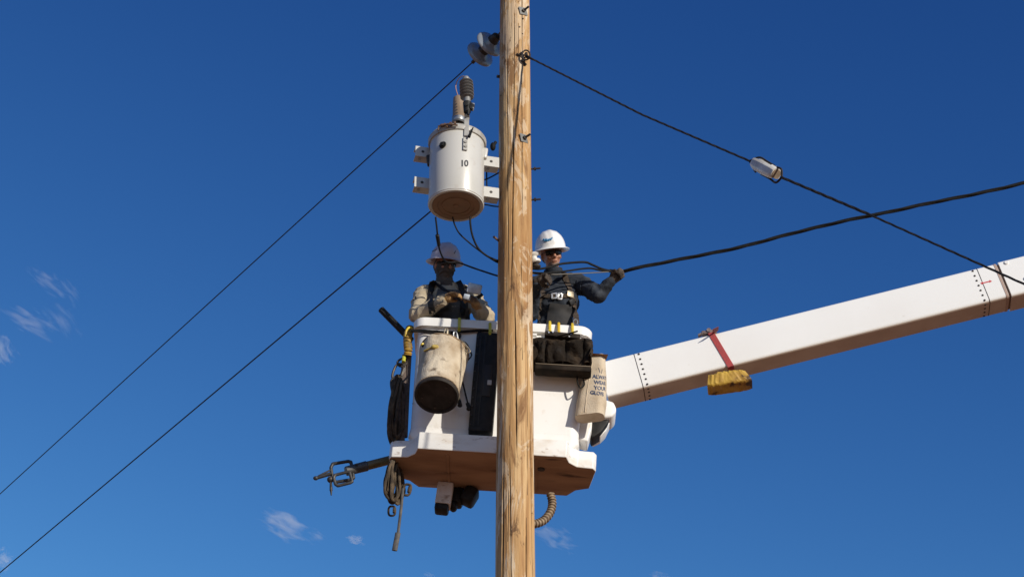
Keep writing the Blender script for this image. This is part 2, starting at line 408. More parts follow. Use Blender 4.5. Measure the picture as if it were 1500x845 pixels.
# ------------------------------------------------------------------ line conductors to the left and their insulators
hl = V((-.585, .811, 0))
def catenary(a, b_, sag, n=60): return [a.lerp(b_, i / n) - V((0, 0, sag * 4 * (i / n) * (1 - i / n))) for i in range(n + 1)]
def atz(x, y, z): d = ray(x, y); return CAM + d * ((z - CAMZ) / d.z)
w0 = W(694, 90, .40); w1 = atz(0, 723, w0.z - .1); far = w0 + (w1 - w0) * 6
b = BM(); tube(b, [w0.lerp(far, (i / 40) ** 1.5) for i in range(41)], .0058, 8)
lw = obj('line_conductor', b, wirem); tag(lw, 'upper thin primary wire running down left from the disc insulators', 'wire', 'conductors running away to the left')
n0 = W(628, 312, .62); n1 = atz(0, 838, n0.z - .1); na = n0 - (n1 - n0).normalized() * .80
b = BM(); tube(b, [na, n0] + [n0.lerp(n0 + (n1 - n0) * 6, (i / 40) ** 1.5) for i in range(1, 41)], .0066, 8)
lw = obj('line_conductor', b, wirem); tag(lw, 'lower thin neutral wire leaving from behind the transformer tank toward lower left', 'wire', 'conductors running away to the left')
ia = W(734, 47, .06); idir = (w0 - ia).normalized()
ist = empty('disc_insulator_string', ia); tag(ist, 'pair of grey porcelain disc insulators left of the pole top holding the upper wire', 'insulator')
b = BM(); cyl(b, ia - idir * .1, w0, .009, n=8); cyl(b, w0 - idir * .03, w0 + idir * .02, .018, n=8); obj('pin', b, darksteel, ist)
L = (w0 - ia).length
for k, (px_, py_) in enumerate(((717, 61), (704, 77))):
    d = ray(px_, py_); best = min((ia.lerp(w0, i / 100) for i in range(101)), key=lambda q: (q - CAM).cross(d.normalized()).length)
    M = axM(best, idir)
    b = BM(); prof = [(.022, -.05), (.045, -.045), (.066, -.014), (.100, -.006), (.128, .004), (.138, .016), (.138, .026), (.128, .026), (.105, .014), (.098, .028), (.088, .028), (.078, .010), (.065, .010), (.06, .026), (.053, .026), (.048, .008), (.02, .006)]
    lathe(b, prof, M, 48); bl = obj('disc', b, porc, ist, angle=60)
    b = BM(); lathe(b, [(.001, -.105), (.030, -.105), (.042, -.095), (.047, -.06), (.054, -.035), (.054, -.022)], M, 28); obj('metal_cap', b, darksteel, bl)

# ------------------------------------------------------------------ transformer
TY = -.30
tb = W(668, 302, TY); tt = W(670.5, 207, TY); tc_ = V((tb.x, TY, tb.z)); H = tt.z - tb.z; TR = .231
tr = empty('distribution_transformer', tc_); tag(tr, 'off-white cylindrical pole transformer marked 10, hung left of the pole', 'transformer')
TM = Matrix.Translation(tc_)
b = BM(); lathe(b, [(.001, .012), (.16, .012), (.165, .006), (.20, .006), (.203, .0), (TR - .004, 0), (TR, .01), (TR, H * .5), (TR, H - .02), (TR * .99, H)], TM, 96)
me = bpy.data.meshes.new('tank'); b.to_mesh(me); b.free(); tankB = bvh_of(me)
under = mat('tank_underside', (.24, .16, .10), .8, (.28, .18, .11), 10, bump=.2)
tk = obj('tank', me, [tankm], tr, angle=35)
b = BM(); lathe(b, [(.001, .004), (.15, .004), (.155, -.002), (.197, -.002), (.198, .01)], TM, 64)
lathe(b, [(.001, -.008), (.022, -.008), (.024, .004)], TM, 20); lathe(b, [(.112, .004), (.113, -.003), (.12, -.003), (.121, .004)], TM, 64); obj('bottom_plate', b, under, tk, angle=35)
b = BM(); lathe(b, [(TR, H - .055), (TR + .012, H - .052), (TR + .017, H - .03), (TR + .017, H - .01), (TR + .006, H + .008), (.18, H + .035), (.05, H + .05), (.001, H + .052)], TM, 96); obj('lid', b, mat('lid_paint', (.42, .40, .36), .5, (.3, .28, .24), 12, bump=.1), tr, angle=35)
b = BM(); lathe(b, [(TR - .001, .022), (TR + .004, .019), (TR + .004, .013), (TR - .001, .010)], TM, 96); obj('weld_bead', b, tankm, tk)
# lid clamp
b = BM()
for a, s in ((-118, .03), (-108, .022), (-100, .035), (-93, .02), (-112, .02)):
    q = tc_ + V((math.cos(R(a)) * (TR + .03), math.sin(R(a)) * (TR + .03), H - .02 + .012 * math.sin(a)))
    box(b, q, (s, .022, .02), Matrix.Rotation(R(a + 90), 4, 'Z') @ Matrix.Rotation(R(a * 3), 4, 'Y'), .004)
q0 = tc_ + V((math.cos(R(-125)) * (TR + .035), math.sin(R(-125)) * (TR + .035), H - .01)); q1 = tc_ + V((math.cos(R(-88)) * (TR + .035), math.sin(R(-88)) * (TR + .035), H - .035))
tube(b, [q0, (q0 + q1) / 2 + V((0, -.025, 0)), q1], .008, 8); tube(b, [q0, q0 + V((.0, -.01, -.05))], .006, 6); obj('lid_clamp', b, rust, tr)
# hanger rails
ra_, rb_ = V((-.845, -.27, 0)), V((-.135, -.10, 0)); rd = (rb_ - ra_).normalized()
for zz in (W(621, 218, -.30).z - .0, W(620, 263, -.30).z + .0):
    c = (ra_ + rb_) / 2 + V((0, 0, zz)); M = Matrix.Rotation(math.atan2(rd.y, rd.x), 4, 'Z')
    Ln = (rb_ - ra_).length; nrm = V((rd.y, -rd.x, 0))
    b = BM(); box(b, c, (Ln, .008, .105), M, .002); box(b, c - nrm * .045 + V((0, 0, -.049)), (Ln, .082, .008), M, .002)
    box(b, c - nrm * .045 + V((0, 0, .049)), (Ln, .082, .008), M, .002); rail = obj('mounting_rail', b, tankm, tr, smooth=False)
    for s in (-Ln / 2 + .065, Ln / 2 - .07):
        b = BM(); cyl(b, c + rd * s + nrm * .004 - nrm * .006, c + rd * s + nrm * .006, .013, n=12); obj('bolt_hole', b, darksteel, rail)
        b = BM(); q = c + rd * (s - .02) + V((0, 0, -.06)) - nrm * .03; cyl(b, q, q + V((0, 0, .012)), .014, n=6); obj('bolt', b, steel, rail)
# lifting lugs
for s in (-1, 1):
    b = BM(); q = tc_ + V((s * (TR + .002), -.02 if s > 0 else .05, H - (.15 if s > 0 else .17))); box(b, q, (.05, .045, .11), Matrix.Rotation(s * .12, 4, 'Y'), .015, 3); obj('lifting_lug', b, tankm if s > 0 else darksteel, tr)
b = BM(); p, nn = hit(tankB, 649, 213, .0); cyl(b, p, p + nn * .012, .033, n=20, bev=.004); cyl(b, p, p + nn * .028, .022, n=6, bev=.003); obj('relief_valve', b, black, tr)
# 10 marking
tx = text_mesh('10', .088, .0032, .95)
for v in tx.verts: v.co.x *= .82
cpx, ppx = (680, 240), F / ((tb - CAM).length)
for v in tx.verts: v.co = hit(tankB, cpx[0] + v.co.x * 172, cpx[1] - v.co.y * 172 * .84, .0015)[0]
obj('number_marking', tx, mat('marking_black', (.02, .02, .022), .6), tr, smooth=False)
# arrester bracket on the tank front
p, nn = hit(tankB, 681, 212, .0)
b = BM(); M = axM(p, nn, V((0, 0, 1)))
box(b, p + nn * .010 + V((0, 0, .0)), (.038, .13, .012), M.to_3x3().to_4x4(), .003); pad = obj('grounding_pad', b, mat('pad_metal', (.40, .39, .36), .6, (.28, .27, .25), 20), tr, smooth=False)
for dz in (-.030, .015):
    b = BM(); cyl(b, p + nn * .014 + V((0, 0, dz)), p + nn * .024 + V((0, 0, dz)), .013, n=12); obj('bolt', b, mat('dull_bolt', (.22, .21, .19), .6, metal=.3), pad)
a1 = W(684, 176, -.52); 
b = BM(); q = W(683, 196, -.545); box(b, (q + a1) / 2, (.040, .008, (a1 - q).length * 1.15), axM(q, V((0, -.0, 1))).to_3x3().to_4x4() if False else None, .002)
box(b, a1 + V((0, .015, .045)), (.045, .07, .008), None, .002); obj('arrester_bracket', b, mat('pad_metal', (.5, .49, .46)), tr, smooth=False)
b = BM(); p2 = W(693, 187, -.53); cyl(b, W(687, 201, -.55), p2, .012, .005, n=10); obj('ground_lead', b, rubber, tr)
ab, at_ = W(684.5, 150, -.55), W(682.5, 114, -.55)
arr = empty('surge_arrester', ab); 
b = BM(); LL = (at_ - ab).length; prof = [(.001, 0), (.028, 0), (.028, .03)]; ns = 6
for i in range(ns):
    z = .045 + i * (LL - .07) / ns; r = .060 - .003 * max(0, i - 4) - .004 * (i == 0); st = (LL - .07) / ns
    prof += [(.030, z), (r * .97, z + st * .12), (r + .001, z + st * .20), (r * .90, z + st * .36), (.030, z + st * .48)]
prof += [(.036, LL - .02), (.026, LL - .012), (.026, LL), (.001, LL)]
lathe(b, prof, axM(ab, at_ - ab), 40); arrp = mat('arrester_polymer', (.23, .23, .225), .45, (.17, .17, .17), 14)
PM.pop(arr.name); bpy.data.objects.remove(arr)
ar = obj('surge_arrester', b, arrp, tr, angle=30)
b = BM(); q = W(684.5, 158, -.55); cyl(b, q + V((0, 0, -.05)), q + V((0, 0, .05)), .030, .038, n=16); box(b, q + V((.03, -.01, .0)), (.05, .04, .055), Matrix.Rotation(.4, 4, 'Y'), .006)
box(b, q + V((-.01, -.035, .012)), (.03, .02, .045), Matrix.Rotation(-.5, 4, 'Y'), .004); cyl(b, q + V((.01, -.02, -.09)), q + V((.01, -.02, -.04)), .012, n=8); obj('disconnector', b, black, ar)
b = BM(); q = W(692, 157, -.55); box(b, q, (.03, .05, .06), Matrix.Rotation(.2, 4, 'Y'), .008); obj('clamp', b, steel, ar)
# bushing on lid
bb = tc_ + V((.028, -.02, H + .03)); bt_ = W(672.5, 144, TY - .02)
b = BM(); cyl(b, V((bb.x, bb.y, bb.z)), V((bb.x, bb.y, bb.z + .055)), .068, .05, n=28); obj('bushing_base', b, tankm, tr)
b = BM(); z_ = bt_.z - .235; lathe(b, [(.03, 0), (.056, .002), (.058, .02), (.053, .03), (.052, .2), (.050, .228), (.044, .235), (.001, .236)], Matrix.Translation((bt_.x, bt_.y, z_)), 32)
obj('high_voltage_bushing', b, mat('bushing_tan', (.30, .215, .14), .5, (.2, .14, .09), 12, stretch=(1, 1, .3)), tr)
b = BM(); q = V((bt_.x, bt_.y, z_ + .01)); lathe(b, [(.045, -.05), (.058, -.04), (.061, -.01), (.058, .0)], Matrix.Translation(q), 28); obj('bushing_collar', b, steel, tr)
# low voltage bushing between tank and pole
b = BM(); q = W(722, 215, -.16); ell(b, q, (.024, .03, .04)); cyl(b, q, q + V((.025, -.0, .05)), .014, n=8); obj('low_voltage_bushing', b, rubber, tr)
# leads
def lead(px, r, name='lead_wire', label=None, cat='wire', group=None, m=None, n=8, parent=None):
    b = BM(); tube(b, spline([W(*p) for p in px], n), r, 8); o = obj(name, b, m or rubber, parent)
    if not parent: tag(o, label, cat, group)
    return o
lead([(683, 114, -.55), (677, 112, -.5), (671, 117, -.4), (668, 124, -.3), (668, 131, -.3), (672, 144, -.32)], .0045, 'arrester_lead', parent=tr, m=mat('pink_copper', (.38, .22, .17), .5))
lead([(638, 318, -.35), (640, 335, -.30), (641, 346, -.25), (643, 362, -.15), (648, 376, .0), (655, 384, .15), (672, 385, .2), (695, 393, .12), (722, 402, .03), (733, 405, .0)], .0075, 'lead_wire', 'black lead dropping from the tank past the shaded hard hat, then over to the pole', group=None)
b = BM(); a_, b_ = W(640.5, 344, -.27), W(643, 360, -.17); cyl(b, a_, b_, .017, .015, n=12, bev=.004); c_ = obj('wire_connector', b, black); tag(c_, 'small black sleeve connector on the lead above the shaded hard hat', 'connector')
lead([(663, 318, -.2), (666, 329, -.18), (673, 342, -.15), (688, 356, -.1), (706, 370, -.06), (724, 382, -.02), (733, 386, 0)], .0065, 'lead_wire', 'thinner black loop wire swinging from under the tank to the pole', group=None)
lead([(689, 318, -.25), (689, 328, -.24), (692, 345, -.2), (700, 363, -.14), (712, 374, -.1), (724, 380, -.05), (733, 383, 0)], .0085, 'lead_wire', 'thick black loop wire hanging at the right under the tank to the pole', group=None)
lead([(714, 236, .0), (713, 250, .0), (713, 268, .02), (714, 290, .05)], .006, 'lead_wire', 'short upright black wire beside the mounting rails left of the pole')
lead([(705, 265, .1), (714, 262, .08), (722, 258, .04), (731, 253, .0)], .006, 'lead_wire', 'short black wire sloping up to the pole between the two mounting rails')
lead([(700, 299, .05), (712, 300, .03), (722, 302, .02), (733, 303, .0)], .006, 'lead_wire', 'short level black wire below the lower mounting rail, reaching the pole')

# ------------------------------------------------------------------ aerial bucket
DY = .15            # the bucket, crew and boom stand this much farther back
_W = W
def W(x, y, Y): return _W(x, y, Y + DY)
BT = R(3.8)
bo = V((-.187, .685, 9.21)); bk = empty('aerial_bucket', bo, (0, BT, 0))
tag(bk, 'white two-person fibreglass aerial lift bucket behind the wooden pole', 'aerial bucket')
BMx = PM[bk.name]
HB = 1.28
def sec(hx, hy, r, w, cy=0.0, n=6): return [V((x, y + cy, w)) for x, y in rrect(hx, hy, r, n)]
b = BM(); loft(b, [sec(.682, .225, .07, .09, .0), sec(.69, .232, .08, .3), sec(.715, .262, .08, HB - .09), sec(.69, .237, .07, HB - .09), sec(.665, .205, .06, .18)], True, True)
me = bpy.data.meshes.new('shell'); b.to_mesh(me); b.free(); obj('shell', me, white, bk, local=True)
mw = me.copy(); mw.transform(BMx); shellB = bvh_of(mw)
b = BM(); loft(b, [sec(.70, .25, .07, HB - .092), sec(.748, .297, .10, HB - .085), sec(.755, .304, .10, HB - .02), sec(.745, .294, .10, HB - .003), sec(.72, .27, .09, HB), sec(.695, .245, .07, HB - .004), sec(.688, .238, .07, HB - .09)], False, False)
me = bpy.data.meshes.new('rim'); b.to_mesh(me); b.free(); obj('rim', me, white, bk, local=True)
mw2 = me.copy(); mw2.transform(BMx); rimB = bvh_of(mw2)
# stepped base
plan = [(-.60, -.345), (.60, -.345), (.625, -.25), (.69, -.185), (.82, -.175), (.845, -.13), (.80, .18), (.69, .23), (.62, .335), (-.62, .335), (-.69, .23), (-.80, .18), (-.845, -.13), (-.82, -.175), (-.69, -.185), (-.625, -.25)]
b = BM(); v1 = [b.verts.new((x, y, 0)) for x, y in plan]; f = b.faces.new(v1[::-1]); r_ = bmesh.ops.extrude_face_region(b, geom=[f])
for v in r_['geom']:
    if isinstance(v, bmesh.types.BMVert): v.co.z = .155
bmesh.ops.recalc_face_normals(b, faces=b.faces); bmesh.ops.bevel(b, geom=list(b.edges), offset=.009, segments=3, profile=.5, affect='EDGES')
bs_ = obj('base', b, whitebase, bk, local=True, angle=30)
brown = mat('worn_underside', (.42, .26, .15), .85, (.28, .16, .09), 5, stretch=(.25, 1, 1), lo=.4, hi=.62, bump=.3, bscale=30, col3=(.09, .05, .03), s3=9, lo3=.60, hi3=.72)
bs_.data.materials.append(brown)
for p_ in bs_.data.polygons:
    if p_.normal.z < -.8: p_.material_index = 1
b = BM(); loft(b, [sec(.66, .24, .06, .14), sec(.70, .25, .08, .19), sec(.692, .235, .08, .26)], False, False); obj('base_fillet', b, white, bk, local=True)
for sx_ in (-1, 1):   # ribs under the bucket
    b = BM(); box(b, V((sx_ * .36, 0, -.004)), (.02, .56, .012), None, .003); obj('underside_rib', b, brown, bk, local=True, smooth=False)
b = BM(); cyl(b, V((.40, -.12, -.008)), V((.40, -.12, .004)), .03, n=16); obj('drain_plug', b, darksteel, bk, local=True)
# small printed warning marks on shell
for (x, y, w_, h_) in ((631, 510, 14, 3), (628, 516, 8, 1.6), (604, 590, 2, 2)):
    b = BM(); vs_ = [b.verts.new(hit(shellB, x + dx, y + dy, .002)[0]) for dx, dy in ((0, 0), (w_, 0), (w_, h_), (0, h_))]; b.faces.new(vs_)
    obj('printed_mark', b, mat('faded_print', (.30, .29, .28), .7, (.6, .58, .55), 60), bk, smooth=False)
# leveling bracket under the bucket
ub = empty('leveling_bracket', W(660, 722, .72)); tag(ub, 'grey steel bracket with black clamp hanging under the bucket left of the pole', 'bracket')
b = BM(); M = Matrix.Rotation(.12, 4, 'Y'); box(b, W(651, 726, .80), (.13, .14, .20), M, .012); obj('arm', b, whitebase, ub)
b = BM(); box(b, W(647, 745, .80), (.115, .13, .07), M, .02); box(b, W(670, 728, .9), (.10, .16, .16), M, .03); box(b, W(688, 727, .85), (.12, .16, .15), Matrix.Rotation(.5, 4, 'Y'), .03); ell(b, W(664, 742, .85), (.035, .06, .04)); obj('clamp', b, black, ub)
# corrugated hose
hp = spline([W(806, 722, .62), W(809, 736, .62), W(806, 750, .6), W(796, 762, .55), W(782, 767, .5), W(765, 764, .45), W(752, 750, .42), W(748, 735, .45)], 14)
b = BM(); tube(b, hp, [.030 + .006 * (1 if (i // 2) % 2 else -1) for i in range(len(hp))], 14); ho = obj('corrugated_hose', b, mat('tan_hose', (.30, .22, .14), .7, (.16, .11, .07), 20)); tag(ho, 'tan ribbed hose curling out from under the bucket right of the pole', 'hose')

# ------------------------------------------------------------------ boom
bA = W(872, 569, .80); bB = W(1500, 413, .30); bd = (bB - bA).normalized(); bC = bA + bd * ((bB - bA).length + 3.5)
by = V((-bd.y, bd.x, 0)).normalized(); by = by if by.y > 0 else -by; bz = bd.cross(by); bz = bz if bz.z > 0 else -bz
boom = empty('boom_arm', bA); tag(boom, 'long white rectangular boom arm reaching from the bucket to the right edge', 'boom')
HH = .178
def bp_(t, u, v): return bA + bd * t + by * u + bz * v
def seclist(t0, t1, hw, hh, r=.03):
    return [[bp_(t, x, y) for x, y in rrect(hw, hh, r, 4)] for t in (t0, t1)]
Lb = (bC - bA).length
def at_boom(x): # boom station seen at image column x
    lo_, hi_ = 0, Lb
    for _ in range(40):
        m_ = (lo_ + hi_) / 2; p = bp_(m_, 0, 0) - CAM; dpt = p.y * cp + p.z * sp_
        if 750 + F * p.x / dpt < x: lo_ = m_
        else: hi_ = m_
    return lo_
t1 = at_boom(1467)
b = BM(); loft(b, seclist(.08, t1, .125, HH)); me = bpy.data.meshes.new('fibreglass_section'); b.to_mesh(me); b.free(); boomB = bvh_of(me)
boomw = mat('boom_gelcoat', (.86, .85, .815), .33, (.82, .80, .76), 1.2, lo=.5, hi=.8, bump=.03, bscale=50, col3=(.60, .54, .46), s3=14, lo3=.70, hi3=.9, coat=.25)
boom_shade = mat('shaded_underside', (.62, .52, .43), .7, (.50, .40, .32), 3, lo=.4, hi=.7, bump=.1)  # underside shade put into the colour: darker tint for the boom's down-facing faces
fs_ = obj('fibreglass_section', me, boomw, boom); fs_.data.materials.append(boom_shade)
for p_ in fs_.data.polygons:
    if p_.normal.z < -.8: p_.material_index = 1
b = BM(); loft(b, seclist(t1 + .02, Lb, .132, HH + .006)); ss_ = obj('steel_section', b, boomw, boom); ss_.data.materials.append(boom_shade)
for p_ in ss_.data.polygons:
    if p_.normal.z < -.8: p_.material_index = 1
b = BM(); loft(b, seclist(t1 - .002, t1 + .022, .118, HH - .007)); obj('joint_gap', b, mat('joint_brown', (.20, .12, .08), .8), boom)
b = BM(); loft(b, seclist(t1 - .022, t1 - .002, .1275, HH + .0025)); obj('joint_band', b, mat('joint_band_tan', (.42, .30, .24), .6), boom)
for k, (x, s) in enumerate(((937, 1), (1439, -1))):
    t = at_boom(x); b = BM(); loft(b, seclist(t - .003, t + .003, .1262, HH + .0012)); obj('seam', b, darksteel, boom)
    rb = BM(); loft(rb, seclist(t, t + .001, .125, HH)); rb.free()
    pr = bpy.data.meshes.new('rivet'); q = BM(); lathe(q, [(.001, .006), (.008, .004), (.010, 0)], Matrix.Identity(4), 10); q.to_mesh(q_ := pr); q.free(); pr.materials.append(darksteel)
    def put(pos, nrm):
        o = bpy.data.objects.new('rivet', pr); COL.objects.link(o); o.parent = boom
        o.matrix_local = PM[boom.name].inverted() @ axM(pos, nrm)
    for i in range(7): put(bp_(t + s * .04, -.125, HH * .86 - i * HH * 1.72 / 6), -by)
    for i in range(4): put(bp_(t + s * .04, -.09 + i * .06, -HH), -bz)
for (x, y) in ((1481, 394), (1498, 421)):
    p, nn = hit(boomB, x, y, 0); tq = at_boom(x); 
    v_ = (p - bA).dot(bz) if abs((p - bA).dot(bz)) < HH else 0
    b = BM(); cyl(b, bp_(tq, -.128, v_), bp_(tq, -.142, v_), .018, n=14, bev=.003); obj('bolt_head', b, white, boom)
# red arrow print
b = BM()
def bquad(cx, cy, w_, h_):
    vs_ = [b.verts.new(hit(boomB, cx + dx, cy + dy, .002)[0]) for dx, dy in ((-w_, -h_ + w_ * .25), (w_, -h_ - w_ * .25), (w_, h_ - w_ * .25), (-w_, h_ + w_ * .25))]; b.faces.new(vs_)
bquad(1444.5, 413.5, 6, .8)
for s in (-1, 1):
    x = 1444.5 + s * 6.5; y = 413.5 - s * 1.4
    vs_ = [b.verts.new(hit(boomB, x + dx, y + dy, .002)[0]) for dx, dy in ((s * 2.2, 0), (-s * 1.5, -2), (-s * 1.5, 2))]; b.faces.new(vs_)
obj('red_arrow_mark', b, mat('red_print', (.62, .05, .06), .5), boom, smooth=False)
# knuckle at boom tip
def prism_px(b, pts, Y0, Y1, bev=.01):
    f0 = [W(x, y, Y0) for x, y in pts]; v0 = [b.verts.new(p) for p in f0]; v1 = [b.verts.new(V((p.x, p.y + Y1 - Y0, p.z))) for p in f0]; n_ = len(pts); nv = set(v0 + v1)
    b.faces.new(v0); b.faces.new(v1[::-1])
    for k in range(n_): b.faces.new((v0[k], v1[k], v1[(k + 1) % n_], v0[(k + 1) % n_]))
    bmesh.ops.recalc_face_normals(b, faces=b.faces)
    if bev: bmesh.ops.bevel(b, geom=[e for e in b.edges if e.verts[0] in nv and e.verts[1] in nv], offset=bev, segments=3, profile=.5, affect='EDGES')
b = BM(); prism_px(b, [(860, 583), (886, 584), (899, 588), (903, 597), (902, 604), (896, 610), (888, 611), (860, 612)], .50, .74, .02); obj('tip_knuckle', b, white, boom)
b = BM(); prism_px(b, [(894, 605), (900, 603), (897, 611), (887, 631), (880, 638), (869, 643), (868, 640), (880, 631), (889, 617)], .60, .74, .003); obj('pivot_plate', b, white, boom)
b = BM(); prism_px(b, [(858, 606), (895, 606), (890, 620), (880, 633), (867, 641), (862, 630)], .54, .70, .01); obj('pivot_cavity', b, black, boom)
b = BM(); prism_px(b, [(843, 604), (868, 606), (867, 626), (861, 646), (843, 642)], .44, .62, .014); obj('mounting_arm', b, white, boom)
# red ratchet strap and yellow pack
tS = at_boom(1057)
rs = empty('ratchet_strap', bp_(tS, 0, HH)); tag(rs, 'red ratchet strap cinched round the boom above the yellow bundle', 'strap')
b = BM(); hw, hh = .129, HH + .005; sk = .038
loop = [(-hw, hh, -1), (-hw, -hh, 1), (hw, -hh, 1), (hw, hh, -1), (-hw, hh, -1)]
for i in range(4):
    (u0, v0, s0), (u1, v1_, s1) = loop[i], loop[i + 1]
    A, C_ = bp_(tS + sk * s0, u0, v0), bp_(tS + sk * s1, u1, v1_); d = (C_ - A).normalized(); mid = (A + C_) / 2
    nr = ((-by, -bz, by, bz)[i]); sd = d.cross(nr)
    M = Matrix((sd, d, nr)).transposed().to_4x4(); box(b, mid, (.052, (C_ - A).length + .004, .004), M, .001)
obj('webbing', b, mat('red_webbing', (.40, .05, .05), .75, (.30, .05, .05), 30, bump=.3), rs, smooth=False)
b = BM(); q = bp_(tS - .05, -.10, HH + .025); MB_ = Matrix((bd, by, bz)).transposed().to_4x4()
box(b, q, (.13, .06, .03), MB_ @ Matrix.Rotation(.15, 4, 'Y'), .006); box(b, q + bd * -.04 + bz * .012, (.12, .05, .012), MB_ @ Matrix.Rotation(-.25, 4, 'Y'), .003); cyl(b, q - by * .04 + bz * .01, q + by * .04 + bz * .01, .018, n=12)
obj('ratchet', b, mat('ratchet_metal', (.25, .16, .13), .5, (.35, .3, .28), 40, metal=.5), rs)
b = BM(); box(b, bp_(tS + .0, -.185, HH - .012), (.055, .12, .005), MB_ @ Matrix.Rotation(.28, 4, 'X') @ Matrix.Rotation(-.2, 4, 'Y'), .001); obj('loose_end', b, mat('maroon_webbing', (.20, .05, .06), .8), rs, smooth=False)
yp = BM(); pc = (W(1067, 560, .30)); M = Matrix((bd, by, bz)).transposed()
ybd = V((bd.x, bd.y, bd.z - .12)).normalized()
secs = []
for i in range(49):
    f = i / 48; t = (f - .5) * .335; e = 1 - .14 * abs(2 * f - 1) ** 6; ring = []
    for (x, y) in rrect(.10 * e, .056 * e, .026, 9):
        w_ = .006 * (1 - abs(noise.noise(V((x * 24, y * 30 + 3, f * 9 + x * 9))) * 2.4)) + .004 * noise.noise(V((x * 50, y * 55, f * 26))) - .004 + .006 * noise.noise(V((1, 2, f * 3 + y * 9)))
        ring.append(pc + ybd * (t + (.03 * y / .08) * (1 if f < .5 else -1)) + by * (x + w_ * (1 if x > 0 else -1)) + bz * (y * (1.0 + .12 * (x < 0)) + w_))
    secs.append(ring)
loft(yp, secs); yb = obj('padded_bundle', yp, mat('yellow_vinyl', (.56, .35, .05), .55, (.38, .21, .035), 9, bump=.6, bscale=22, col3=(.07, .035, .012), s3=8, lo3=.60, hi3=.66)); tag(yb, 'crinkled yellow padded bundle strapped under the boom', 'bundle')

# ------------------------------------------------------------------ people
skin = mat('tanned_skin', (.44, .205, .12), .5, (.34, .16, .10), 18, bump=.1, bscale=60)
hatw = mat('hard_hat_white', (.80, .79, .77), .3, (.70, .68, .65), 8, lo=.55, hi=.8, coat=.4)
hats = mat('hard_hat_scuffed', (.50, .47, .52), .5, (.37, .34, .39), 12, lo=.45, hi=.7, coat=.2)
lens_ = mat('smoked_lens', (.006, .006, .007), .08, coat=1.0)
glv_b = mat('dark_glove', (.085, .066, .052), .85, (.035, .028, .023), 25, bump=.6, col3=(.12, .095, .075), s3=35, lo3=.55, hi3=.7, spec=.2)
glv_t = mat('leather_glove', (.40, .235, .085), .75, (.16, .085, .035), 16, bump=.5, lo=.42, hi=.62)
jacket = mat('navy_denim', (.036, .042, .054), .9, (.014, .017, .022), 9, bump=.6, bscale=50, col3=(.075, .085, .10), s3=6, lo3=.52, hi3=.72, spec=.2)
apron = mat('grey_vest', (.045, .043, .042), .9, (.025, .025, .026), 8, bump=.5, spec=.2)
shirtt = mat('tan_shirt', (.46, .385, .27), .9, (.38, .31, .21), 9, bump=.4, bscale=60)
pants = mat('work_trousers', (.10, .08, .06), .9, (.07, .055, .04), 8, bump=.3)
webb = mat('harness_webbing', (.075, .052, .034), .85, (.03, .022, .016), 25, bump=.3)
gaiter = mat('neck_gaiter', (.115, .10, .085), .95, (.07, .062, .055), 10, bump=.5, spec=.15)

def headM(c, pitch, roll, yaw):
    return Matrix.Translation(c) @ Matrix.Rotation(R(yaw), 4, 'Z') @ Matrix.Rotation(R(roll), 4, 'Y') @ Matrix.Rotation(R(pitch), 4, 'X')
def head_shapes(bm, M, big=0.0):
    m3 = M.to_3x3(); g = big
    E = lambda c, r: ell(bm, M @ V(c), tuple(q + g for q in r), m3)
    E((0, .012, .035), (.076, .094, .088)); E((0, -.012, -.03), (.066, .078, .075)); E((0, -.035, -.078), (.045, .052, .036))
    E((0, -.066, -.098), (.022, .022, .018))
    if not big:
        cap_(bm, M @ V((0, -.088, .012)), M @ V((0, -.112, -.026)), .010, .0155); E((0, -.100, -.032), (.021, .013, .010))
        E((0, -.083, .028), (.058, .014, .012)); E((0, -.088, -.057), (.027, .012, .007)); E((0, -.086, -.070), (.023, .012, .007))
        for s in (-1, 1):
            E((s * .040, -.070, -.026), (.024, .022, .020)); ell(bm, M @ V((s * .079, .012, -.008)), (.009, .019, .031), m3)
            ell(bm, M @ V((s * .033, -.083, .008)), (.015, .010, .009), m3)
def hard_hat(M, m, parent, strapc):
    b = BM(); pr = []
    for i in range(13):
        t = i / 12 * math.pi / 2; pr.append((.132 * math.sin(t) ** .9 + .0005, .0 + .150 * math.cos(t)))
    pr += [(.137, -.008), (.152, -.011), (.164, -.018), (.166, -.022), (.162, -.024), (.148, -.018), (.130, -.014), (.122, .0), (.09, .08), (.001, .12)]
    HM = M @ Matrix.Translation((0, .006, .052)); N0 = len(b.verts)
    rings = 56
    lathe(b, pr, HM, rings, sx=.94, sy=1.10)
    inv = HM.inverted()
    for v in b.verts:     # raised centre ridge and ribs
        q = inv @ v.co
        if q.z > .03:
            k = math.exp(-(q.x / .02) ** 2) * .006 + math.exp(-((abs(q.x) - .05) / .008) ** 2) * .003
            v.co = HM @ (q * (1 + k / max(q.length, .01)))
    me = bpy.data.meshes.new('hard_hat'); b.to_mesh(me); b.free(); bv = bvh_of(me)
    h = obj('hard_hat', me, m, parent, angle=50); return h, bv
